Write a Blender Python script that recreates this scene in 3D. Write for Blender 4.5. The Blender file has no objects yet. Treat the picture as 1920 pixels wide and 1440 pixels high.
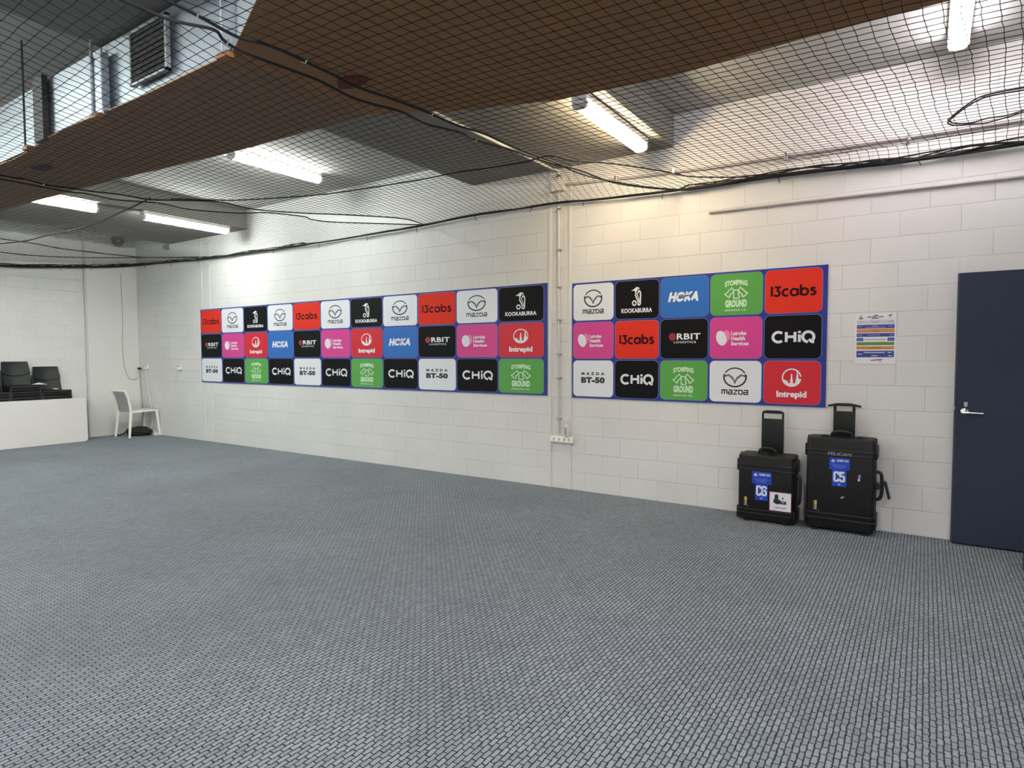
import bpy, bmesh, math, random
from mathutils import Vector, Matrix
random.seed(7)
PI = math.pi
scene = bpy.context.scene
COL = scene.collection

# ------------------------------------------------------------------ camera
H_CAM = 1.454
F_PX, YAW, PITCH, ROLL = 1162.54, 0.5886, -0.0459, -0.0024
d = Vector((-math.sin(YAW)*math.cos(PITCH), math.cos(YAW)*math.cos(PITCH), math.sin(PITCH)))
r0 = Vector((math.cos(YAW), math.sin(YAW), 0)); u0 = r0.cross(d)
r1 = r0*math.cos(ROLL)+u0*math.sin(ROLL); u1 = -r0*math.sin(ROLL)+u0*math.cos(ROLL)
cam = bpy.data.cameras.new('camera'); cam.sensor_fit = 'HORIZONTAL'; cam.sensor_width = 36.0
cam.lens = F_PX/1920*36.0; cam.clip_start = 0.05; cam.clip_end = 100
cob = bpy.data.objects.new('camera', cam); COL.objects.link(cob)
cob.matrix_world = Matrix(((r1.x, u1.x, -d.x, 0), (r1.y, u1.y, -d.y, 0), (r1.z, u1.z, -d.z, H_CAM), (0, 0, 0, 1)))
scene.camera = cob

# ------------------------------------------------------------------ world, exposure
w = bpy.data.worlds.new('world'); scene.world = w; w.use_nodes = True
w.node_tree.nodes['Background'].inputs['Color'].default_value = (0.9, 0.95, 1, 1)
w.node_tree.nodes['Background'].inputs['Strength'].default_value = 0.05
vs = scene.view_settings
vs.view_transform = 'Standard'; vs.look = 'None'; vs.gamma = 1.0; vs.use_curve_mapping = False
vs.exposure = 1.03
LAMP = 36.0                      # radiance of a fluorescent diffuser

# ------------------------------------------------------------------ materials
def srgb(r, g, b):
    f = lambda c: (c/255/12.92) if c/255 <= 0.04045 else ((c/255+0.055)/1.055)**2.4
    return (f(r), f(g), f(b), 1)
MATS = {}
def mat(name, col, rough=0.5, metal=0.0, spec=0.5, noise=0.0, nscale=40, bump=0.0, emit=0.0):
    if name in MATS: return MATS[name]
    m = bpy.data.materials.new(name); m.use_nodes = True
    nt = m.node_tree; b = nt.nodes['Principled BSDF']
    b.inputs['Base Color'].default_value = col
    b.inputs['Roughness'].default_value = rough
    b.inputs['Metallic'].default_value = metal
    b.inputs['Specular IOR Level'].default_value = spec
    if noise or bump:
        tc = nt.nodes.new('ShaderNodeTexCoord'); n = nt.nodes.new('ShaderNodeTexNoise')
        n.inputs['Scale'].default_value = nscale; n.inputs['Detail'].default_value = 4
        nt.links.new(tc.outputs['Object'], n.inputs['Vector'])
        if noise:
            mx = nt.nodes.new('ShaderNodeMix'); mx.data_type = 'RGBA'
            mx.inputs[6].default_value = [c*(1-noise) for c in col[:3]]+[1]
            mx.inputs[7].default_value = [min(1, c*(1+noise)) for c in col[:3]]+[1]
            nt.links.new(n.outputs['Fac'], mx.inputs[0]); nt.links.new(mx.outputs[2], b.inputs['Base Color'])
        if bump:
            bp = nt.nodes.new('ShaderNodeBump'); bp.inputs['Strength'].default_value = bump; bp.inputs['Distance'].default_value = 0.004
            nt.links.new(n.outputs['Fac'], bp.inputs['Height']); nt.links.new(bp.outputs['Normal'], b.inputs['Normal'])
    if emit:
        b.inputs['Emission Color'].default_value = col; b.inputs['Emission Strength'].default_value = emit
    MATS[name] = m
    return m

def block_mat(name, ax, shift):
    """painted concrete blockwork, 400 x 200 courses; ax = horizontal axis of the wall"""
    m = bpy.data.materials.new(name); m.use_nodes = True; nt = m.node_tree; L = nt.links.new
    b = nt.nodes['Principled BSDF']; b.inputs['Roughness'].default_value = 0.62; b.inputs['Specular IOR Level'].default_value = 0.25
    tc = nt.nodes.new('ShaderNodeTexCoord'); sp = nt.nodes.new('ShaderNodeSeparateXYZ'); L(tc.outputs['Object'], sp.inputs[0])
    ad = nt.nodes.new('ShaderNodeMath'); ad.operation = 'ADD'; ad.inputs[1].default_value = shift; L(sp.outputs[ax], ad.inputs[0])
    cb = nt.nodes.new('ShaderNodeCombineXYZ'); L(ad.outputs[0], cb.inputs[0]); L(sp.outputs['Z'], cb.inputs[1])
    br = nt.nodes.new('ShaderNodeTexBrick'); L(cb.outputs[0], br.inputs['Vector'])
    br.offset = 0.5; br.offset_frequency = 2; br.squash = 1
    for k, v in (('Scale', 1), ('Mortar Size', 0.0035), ('Mortar Smooth', 0.7), ('Bias', 0), ('Brick Width', 0.4), ('Row Height', 0.2)):
        br.inputs[k].default_value = v
    base = (0.765, 0.752, 0.738, 1)
    br.inputs['Color1'].default_value = base
    br.inputs['Color2'].default_value = (0.74, 0.727, 0.713, 1)
    br.inputs['Mortar'].default_value = (0.745, 0.732, 0.718, 1)
    n = nt.nodes.new('ShaderNodeTexNoise'); n.inputs['Scale'].default_value = 55; n.inputs['Detail'].default_value = 6; L(tc.outputs['Object'], n.inputs['Vector'])
    n2 = nt.nodes.new('ShaderNodeTexNoise'); n2.inputs['Scale'].default_value = 1.6; n2.inputs['Detail'].default_value = 5; L(tc.outputs['Object'], n2.inputs['Vector'])
    rmp = nt.nodes.new('ShaderNodeMapRange'); L(n2.outputs['Fac'], rmp.inputs['Value'])
    rmp.inputs['From Min'].default_value = .3; rmp.inputs['From Max'].default_value = .7
    rmp.inputs['To Min'].default_value = .95; rmp.inputs['To Max'].default_value = 1.03
    mu = nt.nodes.new('ShaderNodeMix'); mu.data_type = 'RGBA'; mu.blend_type = 'MULTIPLY'; mu.inputs[0].default_value = 1
    L(br.outputs['Color'], mu.inputs[6]); L(rmp.outputs[0], mu.inputs[7]); L(mu.outputs[2], b.inputs['Base Color'])
    iv = nt.nodes.new('ShaderNodeMath'); iv.operation = 'MULTIPLY_ADD'; iv.inputs[1].default_value = -1; L(br.outputs['Fac'], iv.inputs[0]); 
    sc = nt.nodes.new('ShaderNodeMath'); sc.operation = 'MULTIPLY'; sc.inputs[1].default_value = .12; L(n.outputs['Fac'], sc.inputs[0]); L(sc.outputs[0], iv.inputs[2])
    bp = nt.nodes.new('ShaderNodeBump'); bp.inputs['Strength'].default_value = 0.7; bp.inputs['Distance'].default_value = 0.005
    L(iv.outputs[0], bp.inputs['Height']); L(bp.outputs['Normal'], b.inputs['Normal'])
    return m

def carpet_mat():
    m = bpy.data.materials.new('carpet'); m.use_nodes = True; nt = m.node_tree; L = nt.links.new
    b = nt.nodes['Principled BSDF']; b.inputs['Roughness'].default_value = 0.9; b.inputs['Specular IOR Level'].default_value = 0.2
    b.inputs['Sheen Weight'].default_value = .22; b.inputs['Sheen Roughness'].default_value = .45; b.inputs['Sheen Tint'].default_value = (.8, .9, 1, 1)
    tc = nt.nodes.new('ShaderNodeTexCoord'); sp = nt.nodes.new('ShaderNodeSeparateXYZ'); L(tc.outputs['Object'], sp.inputs[0])
    nw = nt.nodes.new('ShaderNodeTexNoise'); nw.inputs['Scale'].default_value = 45; nw.inputs['Detail'].default_value = 1; L(tc.outputs['Object'], nw.inputs['Vector'])
    ws = nt.nodes.new('ShaderNodeVectorMath'); ws.operation = 'SUBTRACT'; ws.inputs[1].default_value = (.5, .5, .5); L(nw.outputs['Color'], ws.inputs[0])
    wm = nt.nodes.new('ShaderNodeVectorMath'); wm.operation = 'SCALE'; wm.inputs['Scale'].default_value = .010; L(ws.outputs[0], wm.inputs[0])
    cb = nt.nodes.new('ShaderNodeCombineXYZ'); L(sp.outputs['Y'], cb.inputs[0]); L(sp.outputs['X'], cb.inputs[1])
    wa = nt.nodes.new('ShaderNodeVectorMath'); wa.operation = 'ADD'; L(cb.outputs[0], wa.inputs[0]); L(wm.outputs[0], wa.inputs[1])
    br = nt.nodes.new('ShaderNodeTexBrick'); L(wa.outputs[0], br.inputs['Vector'])
    br.offset = 0.5; br.offset_frequency = 2; br.squash = 1
    for k, v in (('Scale', 1), ('Mortar Size', 0.0033), ('Mortar Smooth', 0.35), ('Bias', 0), ('Brick Width', 0.05), ('Row Height', 0.0222)):
        br.inputs[k].default_value = v
    br.inputs['Color1'].default_value = (0.228, 0.252, 0.284, 1)
    br.inputs['Color2'].default_value = (0.170, 0.189, 0.215, 1)
    br.inputs['Mortar'].default_value = (0.012, 0.013, 0.016, 1)
    n = nt.nodes.new('ShaderNodeTexNoise'); n.inputs['Scale'].default_value = 260; n.inputs['Detail'].default_value = 3; L(tc.outputs['Object'], n.inputs['Vector'])
    n2 = nt.nodes.new('ShaderNodeTexNoise'); n2.inputs['Scale'].default_value = 1.1; n2.inputs['Detail'].default_value = 6; L(tc.outputs['Object'], n2.inputs['Vector'])
    def rng(src, a, c, lo=.3, hi=.7):
        q = nt.nodes.new('ShaderNodeMapRange'); L(src, q.inputs['Value'])
        q.inputs['From Min'].default_value = lo; q.inputs['From Max'].default_value = hi
        q.inputs['To Min'].default_value = a; q.inputs['To Max'].default_value = c
        return q.outputs[0]
    def mul(a, c):
        q = nt.nodes.new('ShaderNodeMix'); q.data_type = 'RGBA'; q.blend_type = 'MULTIPLY'; q.inputs[0].default_value = 1
        L(a, q.inputs[6]); L(c, q.inputs[7]); return q.outputs[2]
    c = mul(br.outputs['Color'], rng(n.outputs['Fac'], .62, 1.4))
    c = mul(c, rng(n2.outputs['Fac'], .84, 1.1))
    L(c, b.inputs['Base Color'])
    iv = nt.nodes.new('ShaderNodeMath'); iv.operation = 'MULTIPLY_ADD'; iv.inputs[1].default_value = -1; L(br.outputs['Fac'], iv.inputs[0])
    sc = nt.nodes.new('ShaderNodeMath'); sc.operation = 'MULTIPLY'; sc.inputs[1].default_value = .35; L(n.outputs['Fac'], sc.inputs[0]); L(sc.outputs[0], iv.inputs[2])
    bp = nt.nodes.new('ShaderNodeBump'); bp.inputs['Strength'].default_value = 0.6; bp.inputs['Distance'].default_value = 0.004
    L(iv.outputs[0], bp.inputs['Height']); L(bp.outputs['Normal'], b.inputs['Normal'])
    return m

M_CONC = mat('concrete', (0.40, 0.40, 0.385, 1), .85, spec=.2, noise=.10, nscale=3, bump=.2)  # ceiling slab: lamplight on it is put into this lighter tone
M_BEAM = mat('beam_concrete_shaded', (0.235, 0.228, 0.208, 1), .85, spec=.2, noise=.10, nscale=3, bump=.2)  # beams: darker tone carries the shade on their unlit soffits
M_WPAINT = mat('white_paint', (0.74, 0.725, 0.695, 1), .5)
M_CONDUIT = mat('grey_white_conduit', (0.62, 0.60, 0.58, 1), .45)
M_STEEL = mat('bright_steel', (0.75, 0.75, 0.75, 1), .25, 1)
M_ROPE = mat('black_rope', (0.012, 0.012, 0.014, 1), .8)
M_NET = mat('black_net', (0.010, 0.010, 0.011, 1), .8)
M_GALV = mat('galvanised', (0.40, 0.45, 0.51, 1), .5, .6, noise=.12, nscale=6)
M_GALVD = mat('dark_galvanised', (0.05, 0.05, 0.053, 1), .7, .0, noise=.2, nscale=20)
M_BROWN = mat('brown_board', srgb(128, 100, 74), .75, noise=.08, nscale=3)
M_TAN = mat('board_edge', srgb(176, 140, 100), .8)
M_DOOR = mat('door_navy', srgb(47, 55, 72), .55, spec=.25, noise=.06, nscale=200)
M_CASE = mat('case_black', (0.007, 0.007, 0.0072, 1), .45, spec=.35, noise=.25, nscale=180, bump=.15)
M_CASE2 = mat('case_rib', (0.016, 0.016, 0.0165, 1), .38, spec=.4)
M_BLKCHAIR = mat('black_plastic', (0.012, 0.014, 0.015, 1), .45, spec=.35)
M_WCHAIR = mat('white_plastic', (0.88, 0.87, 0.80, 1), .4)
M_WMESH = mat('grey_mesh', (0.42, 0.42, 0.41, 1), .7)
M_PLASTIC = mat('switch_plastic', (0.78, 0.76, 0.71, 1), .35)
M_PLASTICD = mat('grey_plastic', (0.42, 0.41, 0.39, 1), .45)
M_PAPER = mat('paper', (0.80, 0.80, 0.83, 1), .6)
M_BAG = mat('bag_nylon', (0.012, 0.011, 0.012, 1), .7, bump=.4, nscale=60)
M_TABLE = mat('table_laminate', (0.71, 0.685, 0.665, 1), .5, noise=.02, nscale=5)
M_HORN = mat('horn_beige', (0.17, 0.145, 0.10, 1), .5)
C_NAVY = srgb(34, 48, 140); C_RIM = srgb(112, 122, 190)
INK = {
 'navy': mat('print_navy', C_NAVY, .45), 'rim': mat('print_rim', C_RIM, .45),
 'white': mat('print_white', (0.80, 0.82, 0.87, 1), .45), 'black': mat('print_black', srgb(18, 17, 20), .6, spec=.15),
 'red': mat('print_orange_red', srgb(226, 56, 40), .6, spec=.15), 'crimson': mat('print_crimson', srgb(212, 28, 46), .45),
 'pink': mat('print_pink', srgb(216, 62, 146), .45), 'lpink': mat('print_light_pink', srgb(236, 130, 186), .45),
 'blue': mat('print_blue', srgb(36, 108, 192), .45), 'green': mat('print_green', srgb(88, 166, 74), .45),
 'char': mat('print_charcoal', srgb(44, 42, 48), .45), 'grey': mat('print_grey', srgb(150, 150, 158), .45),
 'maroon': mat('print_maroon', srgb(44, 12, 14), .6, spec=.15), 'dred': mat('print_dark_red', srgb(150, 38, 42), .45),
 'orange': mat('print_orange', srgb(214, 138, 66), .45), 'dblue': mat('print_mid_blue', srgb(42, 72, 150), .45),
 'label': mat('label_blue', srgb(28, 66, 190), .4), 'lblue': mat('label_light', srgb(120, 150, 235), .4),
 'leaf': mat('print_leaf', srgb(92, 142, 66), .45), 'yellow': mat('print_yellow', srgb(206, 176, 60), .45),
 'silver': mat('print_silver', srgb(150, 150, 152), .4), 'pgreen': mat('print_pale_green', srgb(214, 240, 210), .45),
 'lgrey': mat('print_light_grey', srgb(205, 203, 212), .5), 'purple': mat('print_purple', srgb(150, 130, 200), .5),
}

# ------------------------------------------------------------------ mesh helpers
class MB:
    def __init__(s): s.v = []; s.f = []; s.mi = []
    def add(s, vs, fs, mi=0):
        o = len(s.v); s.v += [tuple(x) for x in vs]
        s.f += [tuple(i+o for i in f) for f in fs]; s.mi += [mi]*len(fs)
    def box(s, x0, x1, y0, y1, z0, z1, mi=0):
        s.add([(x0,y0,z0),(x1,y0,z0),(x1,y1,z0),(x0,y1,z0),(x0,y0,z1),(x1,y0,z1),(x1,y1,z1),(x0,y1,z1)],
              [(0,3,2,1),(4,5,6,7),(0,1,5,4),(1,2,6,5),(2,3,7,6),(3,0,4,7)], mi)
    def prism(s, pts, off, mi=0):
        """closed polygon of 3D points extruded by vector off"""
        n = len(pts); off = Vector(off); a = [Vector(p) for p in pts]; b = [p+off for p in a]
        s.add(a+b, [tuple(range(n))[::-1], tuple(range(n, 2*n))]+[(i, (i+1) % n, n+(i+1) % n, n+i) for i in range(n)], mi)
    def tube(s, pts, rad, n=8, mi=0, caps=True):
        P = [Vector(p) for p in pts]; m = len(P)
        R = rad if isinstance(rad, (list, tuple)) else [rad]*m
        T = [(P[min(i+1, m-1)]-P[max(i-1, 0)]).normalized() for i in range(m)]
        ref = Vector((0, 0, 1)) if abs(T[0].z) < .9 else Vector((1, 0, 0))
        N = (ref-T[0]*ref.dot(T[0])).normalized(); vs = []
        for i in range(m):
            N = (N-T[i]*N.dot(T[i]))
            N = N.normalized() if N.length > 1e-6 else T[i].orthogonal().normalized()
            B = T[i].cross(N)
            for k in range(n):
                a = 2*PI*k/n; vs.append(P[i]+(N*math.cos(a)+B*math.sin(a))*R[i])
        fs = [(i*n+k, i*n+(k+1) % n, (i+1)*n+(k+1) % n, (i+1)*n+k) for i in range(m-1) for k in range(n)]
        if caps: fs += [tuple(range(n))[::-1], tuple(range((m-1)*n, m*n))]
        s.add(vs, fs, mi)
    def lathe(s, prof, c, axis, n=20, mi=0):
        """prof: (distance along axis, radius)"""
        A = Vector(axis).normalized(); U = A.orthogonal().normalized(); W = A.cross(U); c = Vector(c)
        vs = [c+A*t+(U*math.cos(2*PI*k/n)+W*math.sin(2*PI*k/n))*r for t, r in prof for k in range(n)]
        m = len(prof)
        fs = [(i*n+k, i*n+(k+1) % n, (i+1)*n+(k+1) % n, (i+1)*n+k) for i in range(m-1) for k in range(n)]
        fs += [tuple(range(n))[::-1], tuple(range((m-1)*n, m*n))]
        s.add(vs, fs, mi)
    def mesh(s, name, mats):
        me = bpy.data.meshes.new(name); me.from_pydata(s.v, [], s.f)
        for q in (mats if isinstance(mats, (list, tuple)) else [mats]): me.materials.append(q)
        me.polygons.foreach_set('material_index', s.mi); me.update(); return me
    def obj(s, name, mats, parent=None, smooth=False, bevel=0, seg=2, fix=True):
        me = s.mesh(name, mats)
        if fix:
            bm = bmesh.new(); bm.from_mesh(me)
            bmesh.ops.recalc_face_normals(bm, faces=bm.faces)
            if bevel:
                bmesh.ops.bevel(bm, geom=[e for e in bm.edges if len(e.link_faces) == 2 and e.calc_face_angle(0) > .5], offset=bevel, segments=seg, affect='EDGES', profile=.5)
            bm.to_mesh(me); bm.free()
        if smooth:
            me.polygons.foreach_set('use_smooth', [True]*len(me.polygons)); me.set_sharp_from_angle(angle=.7)
        o = bpy.data.objects.new(name, me); COL.objects.link(o)
        if parent: o.parent = parent
        return o

def tag(o, label, cat, group=None):
    o['label'] = label; o['category'] = cat
    if group: o['group'] = group
    return o
def empty(name, label, cat, loc=(0, 0, 0), group=None):
    o = bpy.data.objects.new(name, None); COL.objects.link(o); o.location = loc; o.empty_display_size = .1
    return tag(o, label, cat, group)
def structure(o): o['kind'] = 'structure'; return o
def copy_tree(o, parent=None):
    c = o.copy(); COL.objects.link(c); c.parent = parent
    for ch in list(o.children): copy_tree(ch, c)
    return c
def box_obj(name, m, dims, parent=None, bevel=0, smooth=False):
    q = MB(); q.box(*dims); return q.obj(name, m, parent, smooth=smooth, bevel=bevel)
def smooth_path(pts, sub=6):
    P = [Vector(p) for p in pts]; out = []
    for i in range(len(P)-1):
        a, b, c, e = P[max(i-1, 0)], P[i], P[i+1], P[min(i+2, len(P)-1)]
        for k in range(sub):
            t = k/sub
            out.append(.5*((2*b)+(c-a)*t+(2*a-5*b+4*c-e)*t*t+(3*b-a-3*c+e)*t**3))
    return out+[P[-1]]

# ------------------------------------------------------------------ the room
YR, XL, XE, YN, ZC, ZB = 5.9, -12.55, 3.0, -6.5, 3.75, 3.45
structure(box_obj('floor', carpet_mat(), (XL-.2, XE+.2, YN-.2, YR+.2, -.1, 0)))
structure(box_obj('wall_right', block_mat('blockwork_right', 'X', .40), (XL-.2, XE+.2, YR, YR+.2, 0, 4.0)))
structure(box_obj('wall_left', block_mat('blockwork_left', 'Y', .1), (XL-.2, XL, YN-.2, YR, 0, 4.0)))
structure(box_obj('wall_end', block_mat('blockwork_end', 'Y', 0), (XE, XE+.2, YN-.2, YR, 0, 4.0)))
structure(box_obj('wall_near', block_mat('blockwork_near', 'X', 0), (XL, XE, YN-.2, YN, 0, 4.0)))
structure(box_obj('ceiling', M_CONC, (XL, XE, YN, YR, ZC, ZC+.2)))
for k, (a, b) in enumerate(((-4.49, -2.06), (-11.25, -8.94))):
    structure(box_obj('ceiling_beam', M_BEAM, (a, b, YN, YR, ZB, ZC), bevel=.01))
# flush concrete piers marked by cover strips
n_t = 0
for a, b in ((-3.447, -3.170), (-10.300, -10.030)):
    for x in (a, b-.03):
        n_t += 1
        structure(box_obj('trim_%d' % n_t, M_WPAINT, (x, x+.03, YR-(.012 if a > -5 else .0055), YR, 0, ZB), bevel=.0015))
n_t += 1
q = MB(); q.box(XL, XL+.045, 5.05, YR, 0, ZC); structure(q.obj('trim_%d' % n_t, M_WPAINT))
n_t += 1
structure(box_obj('trim_%d' % n_t, mat('grey_cover', (0.60, 0.60, 0.59, 1), .5), (XL, XL+.05, 5.015, 5.05, 0, ZC), bevel=.004))

# door: a leaf standing proud of the block wall in its steel frame
dr = box_obj('door_1', M_DOOR, (.195, 1.115, 5.785, 5.83, .014, 2.067), bevel=.003)
structure(dr); dr['label'] = 'dark navy flush door with a silver lever handle'; dr['category'] = 'door'
q = MB(); q.box(.188, .205, 5.832, YR, 0, 2.072); q.box(1.105, 1.122, 5.832, YR, 0, 2.072); q.box(.205, 1.105, 5.832, YR, 2.06, 2.072); q.box(.205, 1.105, 5.84, YR, 0, 2.06)
q.obj('door_frame', mat('frame_grey', srgb(70, 74, 86), .5), dr, bevel=.003)
q = MB(); q.lathe([(0, .026), (.008, .026), (.012, .02), (.02, .011), (.05, .011)], (.250, 5.785, 1.022), (0, -1, 0), 20)
q.tube([(.232, 5.738, 1.016), (.30, 5.734, 1.016), (.362, 5.738, 1.016)], [.0085, .0085, .0075], 10)
q.obj('door_handle', M_STEEL, dr, smooth=True)
q = MB(); q.prism([(.245, 5.785, 1.095), (.268, 5.785, 1.095), (.268, 5.785, 1.066), (.257, 5.785, 1.056), (.245, 5.785, 1.066)], (0, -.006, 0)); q.obj('lock_cylinder', mat('dull_steel', (0.5, 0.5, 0.5, 1), .4, .9), dr, bevel=.001)
q = MB(); q.box(.172, .192, 5.80, 5.86, 1.03, 1.06); q.obj('strike_plate', mat('dull_steel', (0.5, 0.5, 0.5, 1), .4, .9), dr, bevel=.002)

# ------------------------------------------------------------------ lettering
def text_polys(txt, bold=0.0, spacing=1.0):
    """tessellated outlines of a word in the built-in font, normalised to a 1x1 box"""
    cu = bpy.data.curves.new('lettering', 'FONT'); cu.body = txt; cu.size = 1; cu.offset = bold; cu.space_character = spacing; cu.resolution_u = 3
    ob = bpy.data.objects.new('lettering', cu); COL.objects.link(ob)
    bpy.context.view_layer.update()
    me = bpy.data.meshes.new_from_object(ob.evaluated_get(bpy.context.evaluated_depsgraph_get()))
    vs = [(v.co.x, v.co.y) for v in me.vertices]; fs = [tuple(p.vertices) for p in me.polygons]
    bpy.data.objects.remove(ob); bpy.data.curves.remove(cu); bpy.data.meshes.remove(me)
    x0, x1 = min(v[0] for v in vs), max(v[0] for v in vs); y0, y1 = min(v[1] for v in vs), max(v[1] for v in vs)
    return [((x-x0)/(x1-x0), (y-y0)/(y1-y0)) for x, y in vs], fs
TXT = {}
class Print:
    """flat printed shapes in a local plane (u right, v up), several inks"""
    def __init__(s): s.mb = MB(); s.inks = []; s.layer = 0
    def mi(s, ink):
        if ink not in s.inks: s.inks.append(ink)
        return s.inks.index(ink)
    def poly(s, pts, ink, lay=0):
        s.layer += 1; s.mb.add([(x, -lay*.0002-s.layer*4e-6, y) for x, y in pts], [tuple(range(len(pts)))], s.mi(ink))
    def rect(s, x0, x1, y0, y1, ink, lay=0): s.poly([(x0, y0), (x1, y0), (x1, y1), (x0, y1)], ink, lay)
    def ell(s, cx, cy, rx, ry, ink, rot=0, n=28, lay=0):
        c, q = math.cos(rot), math.sin(rot)
        s.poly([(cx+rx*math.cos(a)*c-ry*math.sin(a)*q, cy+rx*math.cos(a)*q+ry*math.sin(a)*c) for a in [2*PI*k/n for k in range(n)]], ink, lay)
    def stroke(s, pts, wd, ink, lay=0, round_=True, closed=False):
        """mitred ribbon along a polyline"""
        P = [Vector(p) for p in pts]; P = [p for k, p in enumerate(P) if k == 0 or (p-P[k-1]).length > 1e-6]
        if closed and (P[0]-P[-1]).length < 1e-6: P.pop()
        n = len(P); s.layer += 1; y = -lay*.0002-s.layer*4e-6; Lf = []; Rt = []
        for k in range(n):
            a = P[k-1] if (k or closed) else None; b = P[(k+1) % n] if (k < n-1 or closed) else None
            t0 = (P[k]-a).normalized() if a is not None else None; t1 = (b-P[k]).normalized() if b is not None else None
            t0 = t0 if t0 is not None else t1; t1 = t1 if t1 is not None else t0
            n0 = Vector((-t0.y, t0.x)); n1 = Vector((-t1.y, t1.x)); m = n0+n1
            if m.length < .3: m = n0.copy()
            m.normalize(); m *= wd/2/max(.5, m.dot(n0))
            Lf.append(P[k]+m); Rt.append(P[k]-m)
        vs = [(v.x, y, v.y) for v in Lf+Rt]
        s.mb.add(vs, [(k, n+k, n+(k+1) % n, (k+1) % n) for k in range(n if closed else n-1)], s.mi(ink))
        if round_ and not closed:
            for p, q in ((P[0], P[1]), (P[-1], P[-2])):
                t = (p-q).normalized(); a0 = math.atan2(t.y, t.x)
                s.mb.add([(p.x+wd/2*math.cos(a0+PI*(k/6-.5)), y, p.y+wd/2*math.sin(a0+PI*(k/6-.5))) for k in range(7)], [tuple(range(7))], s.mi(ink))
    def arc(s, cx, cy, rx, ry, a0, a1, wd, ink, n=24, lay=0, round_=False):
        s.stroke([(cx+rx*math.cos(math.radians(a0+(a1-a0)*k/n)), cy+ry*math.sin(math.radians(a0+(a1-a0)*k/n))) for k in range(n+1)], wd, ink, lay, round_, abs(abs(a1-a0)-360) < 1e-6)
    def text(s, txt, cx, cy, wd, ht, ink, bold=0, spacing=1, shear=0, lay=0, warp=None):
        key = (txt, bold, spacing)
        if key not in TXT: TXT[key] = text_polys(*key)
        vs, fs = TXT[key]; out = []
        for x, y in vs:
            yy = warp(x, y) if warp else y
            out.append((cx+(x-.5)*wd+shear*(y-.5)*ht, -lay*.0002, cy+(yy-.5)*ht))
        s.mb.add(out, fs, s.mi(ink))
    def mesh(s, name): return s.mb.mesh(name, [INK[i] for i in s.inks])
    def obj(s, name, parent, loc=(0, 0, 0), label=None):
        o = bpy.data.objects.new(name, s.mesh(name)); COL.objects.link(o); o.parent = parent; o.location = loc
        if label: o['label'] = label
        return o

def rrect(w_, h_, r_, n=6):
    out = []
    for cx, cy, a0 in ((w_/2-r_, h_/2-r_, 0), (-w_/2+r_, h_/2-r_, 90), (-w_/2+r_, -h_/2+r_, 180), (w_/2-r_, -h_/2+r_, 270)):
        out += [(cx+r_*math.cos(math.radians(a0+90*k/n)), cy+r_*math.sin(math.radians(a0+90*k/n))) for k in range(n+1)]
    return out

# each design: (background ink, [(part name, drawing function)], tile label); S = height scale in metres, X = extra width scale
def lg_mazda_emblem(p, S, X):
    cy = .10*S; rx, ry = .265*S*X, .225*S
    p.arc(0, cy, rx, ry, 28, 152, .032*S, 'char'); p.arc(0, cy, rx, ry, 160, 380, .042*S, 'char')
    p.arc(0, cy, rx*.93, ry*.92, 165, 375, .010*S, 'grey', lay=1)
    W = [(-.99, .20), (-.55, .36), (-.16, .02), (0, -.34), (.16, .02), (.55, .36), (.99, .20), (.97, .02), (.58, .16), (.22, -.22), (0, -.74), (-.22, -.22), (-.58, .16), (-.97, .02)]
    L_ = W[:4]+W[10:]; R_ = W[3:11]
    for h in (L_, R_): p.poly([(x*rx, cy+y*ry) for x, y in h], 'char', 1)
    V = [(-.85, .17), (-.56, .25), (-.2, -.06), (0, -.52)]
    p.stroke([(x*rx, cy+y*ry) for x, y in V], .014*S, 'grey', 2); p.stroke([(-x*rx, cy+y*ry) for x, y in V], .014*S, 'grey', 2)
def lg_mazda_text(p, S, X, cy=-.26, wd=.62, ht=.098):
    G = {'m': (1.35, [[(0,0),(0,1),(1.35,1),(1.35,0)], [(.68,1),(.68,0)]]), 'a': (1, [[(0,1),(1,1),(1,0),(0,0),(0,.48),(1,.48)]]),
         'z': (1, [[(0,1),(1,1),(0,0),(1,0)]]), 'd': (1, [[(0,0),(0,1),(.75,1),(1,.78),(1,.22),(.75,0),(0,0)]])}
    tot = sum(G[c][0] for c in 'mazda')+.42*4; x = -tot/2; k = wd*S*X/tot
    for c in 'mazda':
        for pl in G[c][1]: p.stroke([((x+a)*k, cy*S+(b-.5)*ht*S) for a, b in pl], .028*S, 'char', round_=False)
        x += G[c][0]+.42
def lg_bird(p, S, X):
    f = lambda pts: [(x*S*X-.02*S, y*S+.085*S) for x, y in pts]
    p.poly(f([(-.14, .155), (-.05, .20), (.0, .245), (.07, .24), (.11, .20), (.05, .185), (.03, .13), (-.03, .135), (-.06, .155)]), 'white')
    p.stroke(f([(-.01, .14), (.0, .07), (-.015, .03), (.03, -.06), (.06, -.13), (.065, -.22), (.10, -.23), (.125, -.20), (.13, .0), (.13, .08), (.115, .13), (.09, .145), (.06, .10)]), .036*S, 'white')
    p.stroke(f([(.06, .10), (.04, .03), (.085, -.07), (.10, -.16)]), .022*S, 'white')
    p.arc(-.045*S*X-.02*S, -.09*S, .05*S*X, .058*S, 0, 360, .034*S, 'white')
def lg_kook_text(p, S, X): p.text('KOOKABURRA', 0, -.285*S, .88*S*X, .12*S, 'white', .04, 1.03)
def lg_hoka_text(p, S, X):
    p.text('HOKA', 0, .01*S, .80*S*X, .25*S, 'white', .065, 1.06, .22)
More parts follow.
